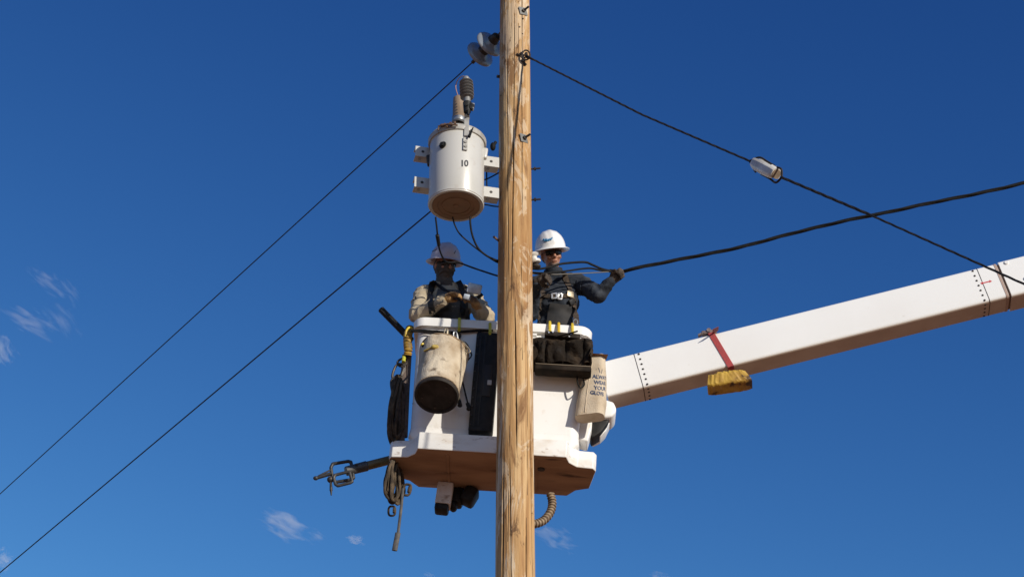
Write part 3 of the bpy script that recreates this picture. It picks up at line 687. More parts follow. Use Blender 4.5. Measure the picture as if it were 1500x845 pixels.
def sunglasses(M, parent):
    b = BM()
    for s in (-1, 1):
        secs = []
        for k in range(5):
            pass
        g = []
        for i in range(9):
            row = []
            for j in range(7):
                a = (i / 8 - .5) * 2; c = (j / 6 - .5) * 2
                x = s * (.036 + a * .031); z = .004 + c * .020 * (1 - .25 * a * a) - .002 * a
                y = -.110 + .035 * ((x / .07) ** 2) + .004 * c * c
                row.append(b.verts.new(M @ V((x, y, z))))
            g.append(row)
        fs = []
        for i in range(8):
            for j in range(6): fs.append(b.faces.new((g[i][j], g[i + 1][j], g[i + 1][j + 1], g[i][j + 1])))
        r_ = bmesh.ops.solidify(b, geom=fs, thickness=.003)
    o = obj('sunglasses', b, lens_, parent)
    b = BM()
    for s in (-1, 1): tube(b, [M @ V((s * .066, -.075, .014)), M @ V((s * .082, -.03, .012)), M @ V((s * .083, .015, .006))], .0035, 6)
    tube(b, [M @ V((-.01, -.112, .008)), M @ V((.01, -.112, .008))], .0035, 6)
    tube(b, spline([M @ V((x, -.112 + .035 * (x / .07) ** 2, .023 - .5 * x * x)) for x in (-.066, -.035, 0, .035, .066)], 4), .0035, 6); obj('frame', b, black, o)
def hand(bm, w, f, n, side, curl=(35, 50, 40), g=1.0, spread=.021, thumb=(.6, .6, .5)):
    """palm, four fingers and a thumb as capsules; f finger direction, n curl direction"""
    f = f.normalized(); n = (n - f * n.dot(f)).normalized(); s = f.cross(n)
    for i in range(4):
        cap_(bm, w + s * (i - 1.5) * .016 + f * .01, w + f * (.088 - .004 * abs(i - 1)) + s * (i - 1.5) * spread, .0145 * g, .0125 * g)
        L = (.046, .030, .023); k = (1.0, 1.08, 1.0, .82)[i if side > 0 else 3 - i]
        p = w + f * (.088 - .004 * abs(i - 1)) + s * (i - 1.5) * spread; a = 0; r = .0115 * g
        for j in range(3):
            a += R(curl[j] + 4 * noise.noise(V((i * 3.1, j, w.x * 10)))); q = p + (f * math.cos(a) + n * math.sin(a)) * L[j] * k; cap_(bm, p, q, r, r * .93); p = q; r *= .93
    t0 = w + f * .022 - s * side * .026; t1 = t0 + (-s * side * thumb[0] + f * thumb[1] + n * thumb[2]).normalized() * .045
    t2 = t1 + (-s * side * thumb[0] * .2 + f * thumb[1] * 1.2 + n * thumb[2] * 1.3).normalized() * .034
    cap_(bm, t0, t1, .0165 * g, .0135 * g); cap_(bm, t1, t2, .0132 * g, .0115 * g)
    ell(bm, w + f * .045 + n * .004, (.034 * g,) * 3)
def folds(scale=9, amp=.009, seed=0, aniso=(1, 1, 1)):
    def d(co, nn):
        q = V((co.x * aniso[0], co.y * aniso[1], co.z * aniso[2])) * scale + V((seed, 0, seed))
        r = 1 - abs(noise.noise(q + V((noise.noise(q * .5), noise.noise(q * .5 + V((5, 5, 5))), 0)) * 1.2)) * 2
        return nn * amp * (r ** 3 * .9 - .25 + .5 * noise.noise(q * 2.3))
    return d
FLOOR = 9.40
def person(name_label, J, M, skinm, topm, seed, g=1.0):
    """J: joints: pel, chest, neck, shL, elL, wrL, shR, elR, wrR (L = image left)"""
    root = empty('person', V((J['pel'].x, J['pel'].y, FLOOR))); tag(root, name_label, 'person')
    def torso(bm, k):
        p, c, nk = J['pel'], J['chest'], J['neck']
        sh = J['shR'] - J['shL']; xx = sh.normalized(); zz = (nk - p).normalized(); yy = zz.cross(xx).normalized(); m3 = Matrix((xx, yy, zz)).transposed()
        ell(bm, p + V((0, 0, .05)), (.165 + k, .125 + k, .16), m3); ell(bm, p.lerp(c, .45), (.158 + k, .115 + k, .2), m3); ell(bm, c + V((0, 0, .02)), (.178 + k, .125 + k, .20), m3)
        cap_(bm, J['shL'].lerp(nk, .1), J['shR'].lerp(nk, .1), .062 + k, .062 + k); cap_(bm, J['shL'].lerp(nk, .3) , nk, .055 + k, .062 + k * .4); cap_(bm, J['shR'].lerp(nk, .3), nk, .055 + k, .062 + k * .4)
    def arms(bm, k, wr=True):
        for s in 'LR':
            cap_(bm, J['sh' + s], J['el' + s], .056 + k, .044 + k * 1.2); cap_(bm, J['el' + s], J['wr' + s], .043 + k * 1.1, .029 + k * .6)
    def legs(bm, k):
        for s in (-1, 1):
            hip = J['pel'] + V((s * .09, 0, -.02)); kn = V((hip.x + s * .02, hip.y - .03, FLOOR + .50)); an = V((hip.x + s * .04, hip.y + .02, FLOOR + .10))
            cap_(bm, hip, kn, .085 + k, .058 + k); cap_(bm, kn, an, .056 + k, .042 + k)
            if k < .005: cap_(bm, an, an + V((0, -.14, -.055)), .04, .032)
    bm = BM(); torso(bm, -.012); arms(bm, -.014); legs(bm, -.01); head_shapes(bm, M); cap_(bm, J['neck'] + V((0, 0, -.02)), M @ V((0, .015, -.05)), .056, .056)
    for s, h in J['hands'].items(): hand(bm, J['wr' + s], *h[:3], g=.82, **h[3])
    obj('body', blend(bm, .0085, 2), skinm, root, angle=180)
    bm = BM(); torso(bm, .012 * g); arms(bm, .014 * g); me = blend(bm, .011, 3, folds(8, .012, seed, (1, 1, 1.5))); B_ = bvh_of(me)
    obj('shirt' if topm is shirtt else 'jacket', me, topm, root, angle=180)
    bm = BM(); legs(bm, .012); ell(bm, J['pel'] + V((0, 0, .0)), (.18, .14, .13)); obj('trousers', blend(bm, .014, 3, folds(8, .006, seed)), pants, root, angle=180)
    for s in (-1, 1):
        b = BM(); hx = J['pel'].x + s * .13; ell(b, V((hx, J['pel'].y - .04, FLOOR + .052)), (.052, .14, .052)); cap_(b, V((hx, J['pel'].y + .03, FLOOR + .07)), V((hx, J['pel'].y + .03, FLOOR + .2)), .058, .062)
        obj('boot', blend(b, .012, 2), rubber, root)
    return root, B_

# --- right worker
Mr = headM(W(807.5, 373.5, .55), 24, -11, 9) @ Matrix.Scale(1.08, 4)
nkR = W(812, 408, .62)
J = dict(pel=W(814, 520, .60), chest=W(815, 446, .60), neck=nkR, shL=W(778, 419, .60), elL=W(776, 460, .40), wrL=W(786, 415, .10),
         shR=W(850, 416, .60), elR=W(877, 432, .48), wrR=W(896, 411, .40))
cabdir = V((1, -.12, .12)).normalized()
J['hands'] = {'R': ((W(913, 397, .38) - J['wrR']) * 1.0, V((.2, -.8, -.3)), 1, dict(curl=(55, 75, 50), thumb=(.5, .5, .7))),
              'L': (W(806, 401, .04) - J['wrL'], V((.35, -.5, -.75)), -1, dict(curl=(40, 60, 35), thumb=(.6, .5, .6)))}
pr, shB = person('worker in white hard hat and dark denim jacket gripping the cable right of the pole', J, Mr, skin, jacket, 3.0, g=1.9)
hh_, hB = hard_hat(Mr, hatw, pr, None)
# blue script emblem on hat
b = BM(); pts = [(796, 352.2), (798, 350), (799.5, 352.8), (801.2, 349.6), (802.3, 352.2), (804, 350.2), (805.2, 351.6), (807, 349.2), (807.8, 350.9), (810, 347.6)]
pts = [(x - .8, y + .5) for x, y in pts]; pp = [hit(hB, x, y, .003, .4)[0] for x, y in pts]; tube(b, spline(pp, 4), [.0058] * (9 * 4 + 1), 6)
pp = [hit(hB, x, y, .003, .4)[0] for x, y in ((796.5, 354.3), (801.5, 353.6), (806, 352.2))]; tube(b, pp, .0028, 6); obj('blue_emblem', b, mat('blue_print', (.03, .20, .42), .5), hh_)
sunglasses(Mr, pr)
# stubble / goatee
b = BM(); ell(b, Mr @ V((0, -.035, -.079)), (.047, .055, .036), Mr.to_3x3()); ell(b, Mr @ V((0, -.065, -.099)), (.025, .025, .020), Mr.to_3x3()); obj('stubble_beard', blend(b, .008, 2), mat('grey_stubble', (.26, .18, .14), .9, (.15, .11, .09), 90, bump=.5), pr)
for s in (-1, 1):
    pass
b = BM(); ell(b, Mr @ V((0, -.0935, -.0635)), (.020, .0075, .0035), Mr.to_3x3()); obj('mouth', b, mat('mouth_dark', (.20, .075, .06), .6), pr)
b = BM(); ell(b, Mr @ V((0, .035, .0)), (.079, .080, .075), Mr.to_3x3()); obj('hair', b, mat('dark_hair', (.05, .04, .035), .9, (.09, .08, .07), 80), pr)
# collar
b = BM(); zc = (Mr @ V((0, .01, -.07)) - nkR).normalized(); M = axM(nkR + V((0, -.005, .0)), zc)
lathe(b, [(.086, -.03), (.082, .02), (.084, .075), (.077, .078), (.070, .02)], M, 32); obj('collar', b, jacket, pr)
# gloves
for s in 'LR':
    h = J['hands'][s]; b = BM(); hand(b, J['wr' + s], *h[:3], g=1.28, **h[3]); d = (J['wr' + s] - J['el' + s]).normalized()
    cap_(b, J['wr' + s] - d * .07, J['wr' + s] + d * .01, .042, .036); obj('glove', blend(b, .0045, 2, folds(40, .002, 1)), glv_b, pr, angle=180)
# bib panel, harness
def panel(bvh, poly, off, t=.01):
    b = BM(); xs = [p[0] for p in poly]; ys = [p[1] for p in poly]; N = 14
    L0, L1, R0, R1 = poly[0], poly[3], poly[1], poly[2]; g = []
    for i in range(N + 1):
        row = []
        for j in range(N + 1):
            u, v = i / N, j / N
            x = (L0[0] * (1 - v) + L1[0] * v) * (1 - u) + (R0[0] * (1 - v) + R1[0] * v) * u
            y = (L0[1] * (1 - v) + L1[1] * v) * (1 - u) + (R0[1] * (1 - v) + R1[1] * v) * u
            row.append(hit(bvh, x, y, off)[0])
        g.append(row)
    for _ in range(2):
        g = [[(g[i][j] * 2 + g[max(i - 1, 0)][j] + g[min(i + 1, N)][j] + g[i][max(j - 1, 0)] + g[i][min(j + 1, N)]) / 6 if 0 < i < N and 0 < j < N else g[i][j] for j in range(N + 1)] for i in range(N + 1)]
    vs_ = [[b.verts.new(p) for p in r] for r in g]; fs = []
    for i in range(N):
        for j in range(N): fs.append(b.faces.new((vs_[i][j], vs_[i + 1][j], vs_[i + 1][j + 1], vs_[i][j + 1])))
    bmesh.ops.recalc_face_normals(b, faces=b.faces); bmesh.ops.solidify(b, geom=fs, thickness=t); return b
obj('bib_panel', panel(shB, [(806, 444), (836, 447), (838, 482), (800, 482)], .006), apron, pr)
hr = obj('harness', strap(shB, [(826, 399), (830, 412), (834, 424), (838, 436), (842, 452), (845, 474)], .048, .005, .009), webb, pr, smooth=False)
obj('chest_strap', strap(shB, [(788, 432), (800, 434), (812, 435), (826, 434), (840, 432)], .036, .005, .011), webb, hr, smooth=False)
obj('shoulder_strap', strap(shB, [(797, 412), (797, 424), (792, 440), (789, 462), (790, 480)], .045, .005, .009), webb, hr, smooth=False)
def buckle(bvh, x, y, w, h, m, parent, rot=0):
    p, nn = hit(bvh, x, y, .018); b = BM(); M = axM(p, nn) @ Matrix.Rotation(R(rot), 4, 'Z')
    for (cx, cy, sx_, sy_) in ((0, h / 2, w, .010), (0, -h / 2, w, .010), (w / 2, 0, .010, h), (-w / 2, 0, .010, h)):
        box(b, M @ V((cx, cy, 0)), (sx_ + .004, sy_ + .004, .008), M.to_3x3().to_4x4(), .002)
    return obj('buckle', b, m, parent)
alu = mat('polished_aluminium', (.72, .72, .72), .3, metal=.55)
bb_ = buckle(shB, 812.5, 435, .040, .046, alu, hr); buckle(shB, 820, 435, .03, .046, alu, hr)
p, nn = hit(shB, 834, 432, .016); b = BM(); box(b, p, (.065, .055, .012), axM(p, nn).to_3x3().to_4x4(), .004); obj('dring_plate', b, mat('brass_plate', (.45, .38, .26), .45, metal=.4), hr)
p, nn = hit(shB, 835, 443, .02); b = BM(); box(b, p, (.06, .05, .03), axM(p, nn).to_3x3().to_4x4() @ Matrix.Rotation(.7, 4, 'Z'), .008); obj('strap_pad', b, black, hr)
for (x, y) in ((843, 472), (842, 479)):
    p, nn = hit(shB, x, y, .015); b = BM(); tube(b, [p + V((math.cos(t) * .018, -.004, math.sin(t) * .026)) for t in [k * .524 for k in range(13)]], .005, 6); obj('ring', b, steel, hr)
obj('chest_pocket', panel(shB, [(846, 410), (852, 411), (851, 432), (843, 430)], .005, .006), jacket, pr)

# --- left worker
Ml = headM(W(651.5, 390, .52), 21, -4, 28) @ Matrix.Scale(1.04, 4)
nkL = W(653, 420, .58)
J2 = dict(pel=W(655, 520, .56), chest=W(656, 452, .56), neck=nkL, shL=W(620, 432, .56), elL=W(612, 461, .36), wrL=W(650, 440, .18),
          shR=W(691, 435, .58), elR=W(712, 466, .40), wrR=W(702, 452, .24))
J2['hands'] = {'L': (W(673, 425, .12) - J2['wrL'], V((.6, -.1, -.6)), -1, dict(curl=(25, 40, 35), thumb=(.5, .7, .4))),
               'R': (W(691, 437, .17) - J2['wrR'], V((-.7, .1, .3)), 1, dict(curl=(30, 45, 35), thumb=(.5, .7, .5)))}
pl, shL_ = person('worker in scuffed hard hat, neck gaiter and tan sleeves, left of the pole', J2, Ml, skin, shirtt, 11.0, g=2.1)
hl_, hB2 = hard_hat(Ml, hats, pl, None); sunglasses(Ml, pl)
for seg in (((633.5, 368.5), (637, 367), (640, 365.2)), ((665, 371.5), (667, 368))):
    b = BM(); tube(b, [hit(hB2, x, y, .002, .4)[0] for x, y in seg], .0035, 6); obj('sticker_mark', b, mat('marking_black', (.02, .02, .022)), hl_)
b = BM(); m3 = Ml.to_3x3(); ell(b, Ml @ V((0, .02, -.0)), (.084, .096, .085), m3); ell(b, Ml @ V((0, -.018, -.072)), (.064, .078, .055), m3); ell(b, Ml @ V((0, -.018, -.03)), (.078, .098, .080), m3); cap_(b, Ml @ V((0, .0, -.08)), nkL + V((0, -.015, -.02)), .068, .085)
me = blend(b, .0075, 2, folds(14, .009, 5, (1, 1, 2.5)))
bm = BM(); bm.from_mesh(me); inv = Ml.inverted()
dl = [v for v in bm.verts if (lambda q: q.y < -.045 and -.004 < q.z < .07 and abs(q.x) < .055)(inv @ v.co)]
bmesh.ops.delete(bm, geom=dl, context='VERTS'); obj('neck_gaiter', bm, gaiter, pl, angle=180)
for s in 'LR':
    h = J2['hands'][s]; b = BM(); hand(b, J2['wr' + s], *h[:3], g=1.18, **h[3]); d = (J2['wr' + s] - J2['elL' if s == 'L' else 'elR']).normalized()
    cap_(b, J2['wr' + s] - d * .075, J2['wr' + s] + d * .01, .050, .037); obj('glove', blend(b, .0045, 2, folds(35, .003, 1)), glv_t, pl, angle=180)
obj('vest', panel(shL_, [(641, 424), (684, 426), (688, 466), (634, 466)], .007, .012), mat('grey_fleece_vest', (.10, .097, .093), .95, (.06, .058, .056), 8, bump=.5, spec=.2), pl)
h2 = obj('harness', strap(shL_, [(634, 412), (632, 422), (631, 434), (632, 446), (634, 464)], .055, .006, .013), black, pl, smooth=False)
obj('shoulder_strap', strap(shL_, [(672, 414), (676, 424), (678, 440), (676, 462)], .05, .006, .014), black, h2, smooth=False)
obj('chest_strap', strap(shL_, [(634, 414), (648, 424), (660, 432), (676, 440)], .03, .006, .016), black, h2, smooth=False)
obj('sleeve_emblem', strap(shL_, [(604.5, 440), (610, 438), (609, 434)], .010, .002, .003), mat('marking_black', (.02, .02, .022)), pl, smooth=False)
# device in the hands
dv = empty('metal_connector_block', W(690, 430, .12)); tag(dv, 'small shiny metal connector piece held between the gloves of the worker in tan sleeves', 'connector')
M = Matrix.Rotation(R(14), 4, 'Y') @ Matrix.Rotation(R(20), 4, 'X')
clr = mat('brushed_metal', (.60, .66, .70), .25, (.36, .41, .46), 14, metal=.15)
b = BM(); box(b, W(695, 423, .08), (.12, .035, .085), M, .010); obj('housing', b, clr, dv)
b = BM(); box(b, W(684, 435, .08), (.055, .04, .045), M, .008); obj('terminal', b, clr, dv)
b = BM(); box(b, W(681, 420, .12), (.035, .035, .02), M, .004); obj('end_cap', b, black, dv)
b = BM(); cyl(b, W(700, 436, .12), W(706, 431, .12), .016, n=10); obj('knob', b, black, dv)

# ------------------------------------------------------------------ service cable
sc = empty('service_cable', W(893, 397, .38)); tag(sc, 'twisted black service cable from the gloved hand rising to the right edge', 'cable')
cps = [(893, 397, .385), (910, 398, .37), (930, 393, .34), (1000, 379, .30), (1080, 363, .22), (1160, 342, .15), (1240, 323, .06), (1300, 311, .0), (1360, 298, -.05), (1430, 284, -.1), (1500, 268, -.15), (1600, 240, -.25), (1720, 205, -.35)]
pts = spline([W(*p) for p in cps], 12)
b = BM(); twisted(b, pts, .0078, 3, .9, .0098, 7, .03); obj('twisted_conductors', b, rubber, sc)
b = BM(); tube(b, spline([W(755, 399, .2), W(776, 394, .2), (W(790, 394, .2)), W(806, 391, .22), W(818, 387.5, .24), W(830, 385.5, .26), W(856, 384, .30), W(868, 388, .33), W(882, 394, .36), W(895, 397, .38)], 6), .010, 8); obj('upper_conductor', b, rubber, sc)
b = BM(); tube(b, spline([W(755, 400, .2), W(776, 399, .2), W(800, 400, .2), W(830, 397, .26), W(850, 394, .30), W(866, 393, .33), W(880, 396, .36), W(895, 398, .38)], 6), .0085, 8); obj('lower_conductor', b, rubber, sc)
b = BM(); tube(b, [W(755, 401, .2), W(776, 401, .2), W(815, 402, .23), W(860, 400, .33), W(895, 398, .38)], .0048, 6); obj('bare_messenger', b, mat('bare_wire', (.2, .19, .17), .5, metal=.5), sc)
# spool insulator on the pole
W, W_b = _W, W
sp = empty('spool_insulator', W(781, 378, .10)); tag(sp, 'white porcelain spool insulator in a dark clevis at the pole beside the smiling worker', 'insulator')
c = W(782, 378.5, .14); ax = V((-.12, .1, 1)).normalized(); M = axM(c, V((-.28, -.2, 1)))
b = BM(); lathe(b, [(.012, -.045), (.046, -.045), (.052, -.035), (.050, -.022), (.030, -.012), (.028, .012), (.046, .022), (.050, .032), (.044, .042), (.012, .045)], M, 36); obj('spool', b, wporc, sp, angle=40)
b = BM(); ax = (M.to_3x3() @ V((0, 0, 1)))
for s in (-1, 1): tube(b, [c + ax * s * .06, c + ax * s * .058 + V((-.12, -.03, 0))], .018, 8, flat=(1, .35))
tube(b, [c - ax * .075, c + ax * .075], .012, 8); box(b, c + V((-.095, 0, .02)), (.05, .08, .15), None, .01); ell(b, c - ax * .075, (.04, .03, .018)); obj('clevis', b, darksteel, sp)

W = W_b
# ------------------------------------------------------------------ things hung on the bucket
# canvas tool bucket
ct, cb = W(650.5, 518, .12), W(639.5, 580, -.10); ad = (ct - cb).normalized(); M = axM(cb, ad, V((0, 1, 0))); Lc = (ct - cb).length
cvb = empty('canvas_bucket', cb); tag(cvb, 'dirty round canvas tool bucket with black base hanging on the bucket front', 'bucket bag')
b = BM(); prof = [(.160, .01)] + [(.172 + .028 * i / 14, .012 + (Lc - .012) * i / 14) for i in range(15)] + [(.19, Lc), (.175, .05), (.001, .04)]
lathe(b, prof, M, 72); inv = M.inverted()
for v in b.verts:
    q = inv @ v.co
    if q.z > .03:
        a = math.atan2(q.y, q.x); k = min(1, q.z / .15)
        s = 1 + k * (.06 * noise.noise(V((math.cos(a) * 1.7, math.sin(a) * 1.7, q.z * 4))) + .04 * noise.noise(V((math.cos(a) * 4, math.sin(a) * 4, q.z * 5))))
        v.co = M @ V((q.x * s, q.y * s, q.z + .015 * k * math.sin(a * 2)))
obj('body', b, canvas, cvb, angle=60)
b = BM(); lathe(b, [(.168, .028), (.178, .024), (.180, .0), (.172, -.010), (.158, -.006), (.154, .004), (.001, .004)], M, 64); bs = obj('base_cap', b, mat('base_black', (.018, .015, .013), .7, (.04, .033, .028), 12, spec=.3), cvb, angle=30)
for k in range(5):
    a = k * 1.2566 + .4; b = BM(); q = M @ V((math.cos(a) * .12, math.sin(a) * .12, .003)); cyl(b, q, q - ad * .006, .009, n=8); obj('rivet', b, darksteel, bs)
b = BM(); ringp = [M @ V((.199 * math.cos(t), .199 * math.sin(t), Lc + .015 * math.sin(t * 2))) for t in [2 * math.pi * k / 48 for k in range(49)]]; tube(b, ringp, .009, 8); obj('rolled_hem', b, mat('hem_brown', (.36, .25, .14), .9, (.20, .13, .07), 14), cvb)
b = BM(); ringp = [M @ V((.177 * math.cos(t), .177 * math.sin(t), .036)) for t in [2 * math.pi * k / 48 for k in range(49)]]; tube(b, ringp, .006, 6); obj('piping', b, canvas, cvb)
ye = mat('yellow_rope', (.55, .40, .10), .8, (.35, .25, .06), 50, bump=.4)
hd = [W(621, 514, -.07), W(630, 510, -.10), W(637, 507.5, -.115), W(646, 504, -.06), W(653, 495, .10), W(654, 490, .16)]
b = BM(); tube(b, spline(hd, 8), .008, 8); ell(b, W(637, 508, -.12), (.032, .018, .020)); ell(b, W(649, 502, -.02), (.020, .016, .018)); ell(b, W(654, 495, .12), (.014, .014, .030)); obj('rope_handle', b, ye, cvb)
b = BM(); cyl(b, W(618.5, 504, .0), W(624.5, 513, .04), .013, n=10, bev=.002); tl = obj('screwdriver', b, black); tag(tl, 'short black and yellow tool handle sticking out left of the canvas bucket', 'tool')
b = BM(); cyl(b, W(617.8, 503, -.002), W(619.2, 505, .003), .0145, n=10); obj('yellow_tip', b, yellow, tl)
# rim hooks
def hook(x, y, label, m=yellow, w=.028, h=24):
    hk = BM(); p, nn = hit(rimB, x, y, .012, .24); z_ = V((0, 0, 1)); q = p
    up_ = q + V((0, .0, .07)); P = [q + V((0, .10, .05)), q + V((0, .075, .072)), q + V((0, .03, .075)), q + V((0, -.008, .06)), q + V((0, -.016, 0)), q + V((0, -.012, -.055)), q + V((0, -.035, -.075)), q + V((0, -.055, -.055))]
    tube(hk, spline(P, 5), .011, 8, flat=(1.1, .7)); o = obj('rim_hook', hk, m); tag(o, label, 'hook', 'yellow hooks over the bucket rim')
hook(673, 477, 'yellow hook over the rim below the gloves of the tan-sleeved worker', mat('yellow_green_plastic', (.48, .46, .05), .4))
hook(718, 482, 'yellow-green hook on the rim right against the left side of the pole', mat('yellow_green_plastic', (.48, .46, .05)))
hook(777, 487, 'yellow hook on the rim just right of the pole')
hook(805.5, 482, 'pale yellow hook on the rim, left of the three in front of the denim jacket')
hook(818.5, 484, 'amber yellow hook on the rim, middle of the three in front of the denim jacket', mat('amber_plastic', (.62, .40, .02), .4))
hook(838.5, 485, 'yellow hook on the rim, right of the three in front of the denim jacket')
# bungee cord round the bucket
b = BM(); px_ = [(602, 484), (612, 484), (625, 486), (645, 487.5), (665, 488), (685, 487), (700, 486), (722, 486)]
tube(b, spline([hit(shellB, x, y, .02, .28)[0] for x, y in px_], 5), .0105, 8)
px_ = [(604, 485), (625, 489), (640, 491), (655, 492.5), (660, 488)]; tube(b, spline([hit(shellB, x, y, .032, .26)[0] for x, y in px_], 5), .008, 8)
px_ = [(700, 487), (708, 492), (722, 494)]; tube(b, spline([hit(shellB, x, y, .03, .26)[0] for x, y in px_], 5), .008, 8)
bu = obj('bungee_cord', b, rubber); tag(bu, 'black bungee cord stretched across the bucket front under the rim', 'cord')
# carabiners / snap hooks on front
def biner(x, y, Y, w, h, rot, label, m=darksteel, r=.006, cat='carabiner'):
    c = W(x, y, Y); b = BM(); Q = []
    for k in range(25):
        t = 2 * math.pi * k / 24; e = V((math.copysign(abs(math.cos(t)) ** .6, math.cos(t)) * w / 2, 0, math.copysign(abs(math.sin(t)) ** .8, math.sin(t)) * h / 2))
        Q.append(c + Matrix.Rotation(R(rot), 3, 'Y') @ e)
    tube(b, Q, r, 8); p, q = c + Matrix.Rotation(R(rot), 3, 'Y') @ V((w * .36, 0, -h * .2)), c + Matrix.Rotation(R(rot), 3, 'Y') @ V((w * .36, 0, h * .3)); cyl(b, p, q, r * 1.5, n=8)
    o = obj('carabiner', b, m); tag(o, label, cat); return o
biner(653, 489, .20, .03, .10, 5, 'tan snap hook holding the rope handle of the canvas bucket', mat('tan_metal', (.32, .27, .19), .5, metal=.4))
biner(668, 497, .14, .035, .15, -8, 'grey steel carabiner hanging from the cord right above the canvas bucket', steel)
biner(681, 508, .02, .035, .13, -35, 'worn tan snap hook slanting over the hem of the canvas bucket', mat('worn_tan', (.26, .23, .17), .5, (.12, .1, .08), 30, metal=.4))
biner(667, 492, .25, .09, .05, 0, 'small dark ring tangled on the cord above the canvas bucket', darksteel)
b = BM(); tube(b, spline([W(678, 500, .2), W(684, 504, .18), W(690, 517, .16), W(690, 522, .14), W(684, 529, .15), (W(680, 536, .16))], 6), .006, 6)
lc = obj('lanyard', b, rubber); tag(lc, 'thin black lanyard looped at the right side of the canvas bucket', 'lanyard')
for (pts_, lab) in (((W(675, 552, .22), W(679, 565, .22), W(686, 594, .2)), 'longer black cable-end tool hanging right of the canvas bucket beside the black case'), ((W(671, 560, .22), W(672, 575, .2), W(673, 589, .2)), 'shorter black cable-end tool hanging close behind the canvas bucket')):
    b = BM(); tube(b, list(pts_), .007, 8); e = pts_[-1]; box(b, e, (.032, .02, .055), Matrix.Rotation(-.3, 4, 'Y'), .006); ell(b, e + V((.004, 0, -.03)), (.02, .012, .018)); o = obj('hanging_tool', b, black); tag(o, lab, 'tool')
# tall black case
bc = empty('black_case', W(709, 640, .2)); tag(bc, 'tall narrow black plastic case strapped to the bucket just left of the pole', 'case')
c0, c1 = W(711, 489, .22), W(709, 637, .26); mid = (c0 + c1) / 2; hC = (c1 - c0).length
M = axM(mid, c0 - c1, V((0, 1, 0))).to_3x3().to_4x4()
ML = Matrix.Rotation(BT, 4, 'Y')
b = BM(); box(b, mid, (.20, .10, hC), ML, .015); body = obj('case_body', b, black, bc)
for i in range(11):
    q = mid + ML.to_3x3() @ V((-.085, -.052, hC * (.44 - .088 * i))); b = BM(); cyl(b, q, q + V((0, -.008, 0)), .008, n=8); obj('rivet', b, darksteel, body)
b = BM()
for dx in (-.06, -.02): box(b, mid + ML.to_3x3() @ V((dx, -.053, 0)), (.012, .012, hC * .92), ML, .003)
obj('ridge', b, mat('black_ridge', (.022, .021, .021), .5, spec=.3), body)
b = BM(); box(b, mid + ML.to_3x3() @ V((.02, -.05, .0)), (.07, .016, .30), ML, .004); obj('latch_plate', b, mat('black_ridge', (.03, .03, .032)), body)
b = BM(); box(b, W(717, 560, .18), (.035, .006, .045), ML, .002); obj('paper_label', b, mat('label_grey', (.40, .42, .44), .7), body)
# right tool bag
tbag = empty('tool_bag', W(824, 548, .15)); tag(tbag, 'dark brown tool bag with pouches hanging from the rim right of the pole', 'tool bag')
bagm = mat('dirty_brown_nylon', (.015, .011, .008), .9, (.055, .037, .023), 7, bump=.9, spec=.15, bscale=45, lo=.45, hi=.7, col3=(.02, .017, .015), s3=12, lo3=.55, hi3=.7)
tl_, br_ = W(779, 497, .11), W(867, 537, .11); cx_ = (tl_ + br_) / 2 + V((0, .07, 0)); wB = (br_.x - tl_.x); hB_ = (tl_.z - br_.z)
bb2 = BM(); bmesh.ops.create_cube(bb2, size=1, matrix=Matrix.Translation(cx_) @ ML @ Matrix.Diagonal((wB, .14, hB_, 1)))
bmesh.ops.subdivide_edges(bb2, edges=list(bb2.edges), cuts=16, use_grid_fill=True); bmesh.ops.smooth_vert(bb2, verts=bb2.verts, factor=.5, use_axis_x=True, use_axis_y=True, use_axis_z=True)
bb2.normal_update()
for v in bb2.verts: v.co += v.normal * (.030 * noise.noise(v.co * 7) + .014 * noise.noise(v.co * 17)); v.co.z -= .02 * math.sin((v.co.x - cx_.x) * 16) * (v.co.z > cx_.z)
me = bpy.data.meshes.new('bag_body'); bb2.to_mesh(me); bb2.free(); bagB = bvh_of(me); obj('bag_body', me, bagm, tbag, angle=70)
for (x0, x1, y0, y1, bulge) in ((801, 827, 500, 531, .035), (829, 853, 501, 532, .030), (856, 867, 498, 534, .018), (787, 798, 500, 532, .022)):
    b = BM(); g = []
    for i in range(13):
        row = []
        for j in range(9):
            u, v = i / 12, j / 8; yt = y0 + 6 * math.sin(math.pi * u) ** 1.5 + 2 * noise.noise(V((x0, u * 3, 0))); p, nn = hit(bagB, x0 + (x1 - x0) * u + 1.5 * noise.noise(V((x0, v * 3, u))), yt + (y1 - yt) * v, .004, .08)
            k = math.sin(math.pi * u) ** .5 * (.35 + .65 * math.sin(math.pi * (.15 + .7 * v))) * (1.3 - .7 * v + .5 * (v < .2))
            row.append(b.verts.new(p + V((0, -bulge * k - .045 * noise.noise(p * 10) - .02 * noise.noise(p * 24), 0))))
        g.append(row)
    fs = [b.faces.new((g[i][j], g[i + 1][j], g[i + 1][j + 1], g[i][j + 1])) for i in range(12) for j in range(8)]
    bmesh.ops.recalc_face_normals(b, faces=b.faces); bmesh.ops.solidify(b, geom=fs, thickness=.008); obj('pouch', b, bagm, tbag)
b = BM(); box(b, W(825, 537.5, .085) + V((0, .065, 0)), (.465, .13, .055), ML, .015); obj('rigid_base', b, mat('base_brown', (.012, .0095, .0075), .8, (.030, .022, .016), 10, bump=.3, spec=.12), tbag)
b = BM(); box(b, W(825, 534.5, .084), (.455, .008, .008), ML, .002); obj('base_seam', b, mat('seam_tan', (.16, .125, .085), .8), tbag)
b = BM(); q = W(824, 489.5, .08) + V((0, .08, 0)); box(b, q, (.295, .16, .045), ML @ Matrix.Rotation(R(3), 4, 'Y'), .008); pn = obj('hanger_board', b, mat('hanger_dark', (.022, .018, .014), .8, (.045, .036, .028), 14, spec=.15), tbag)
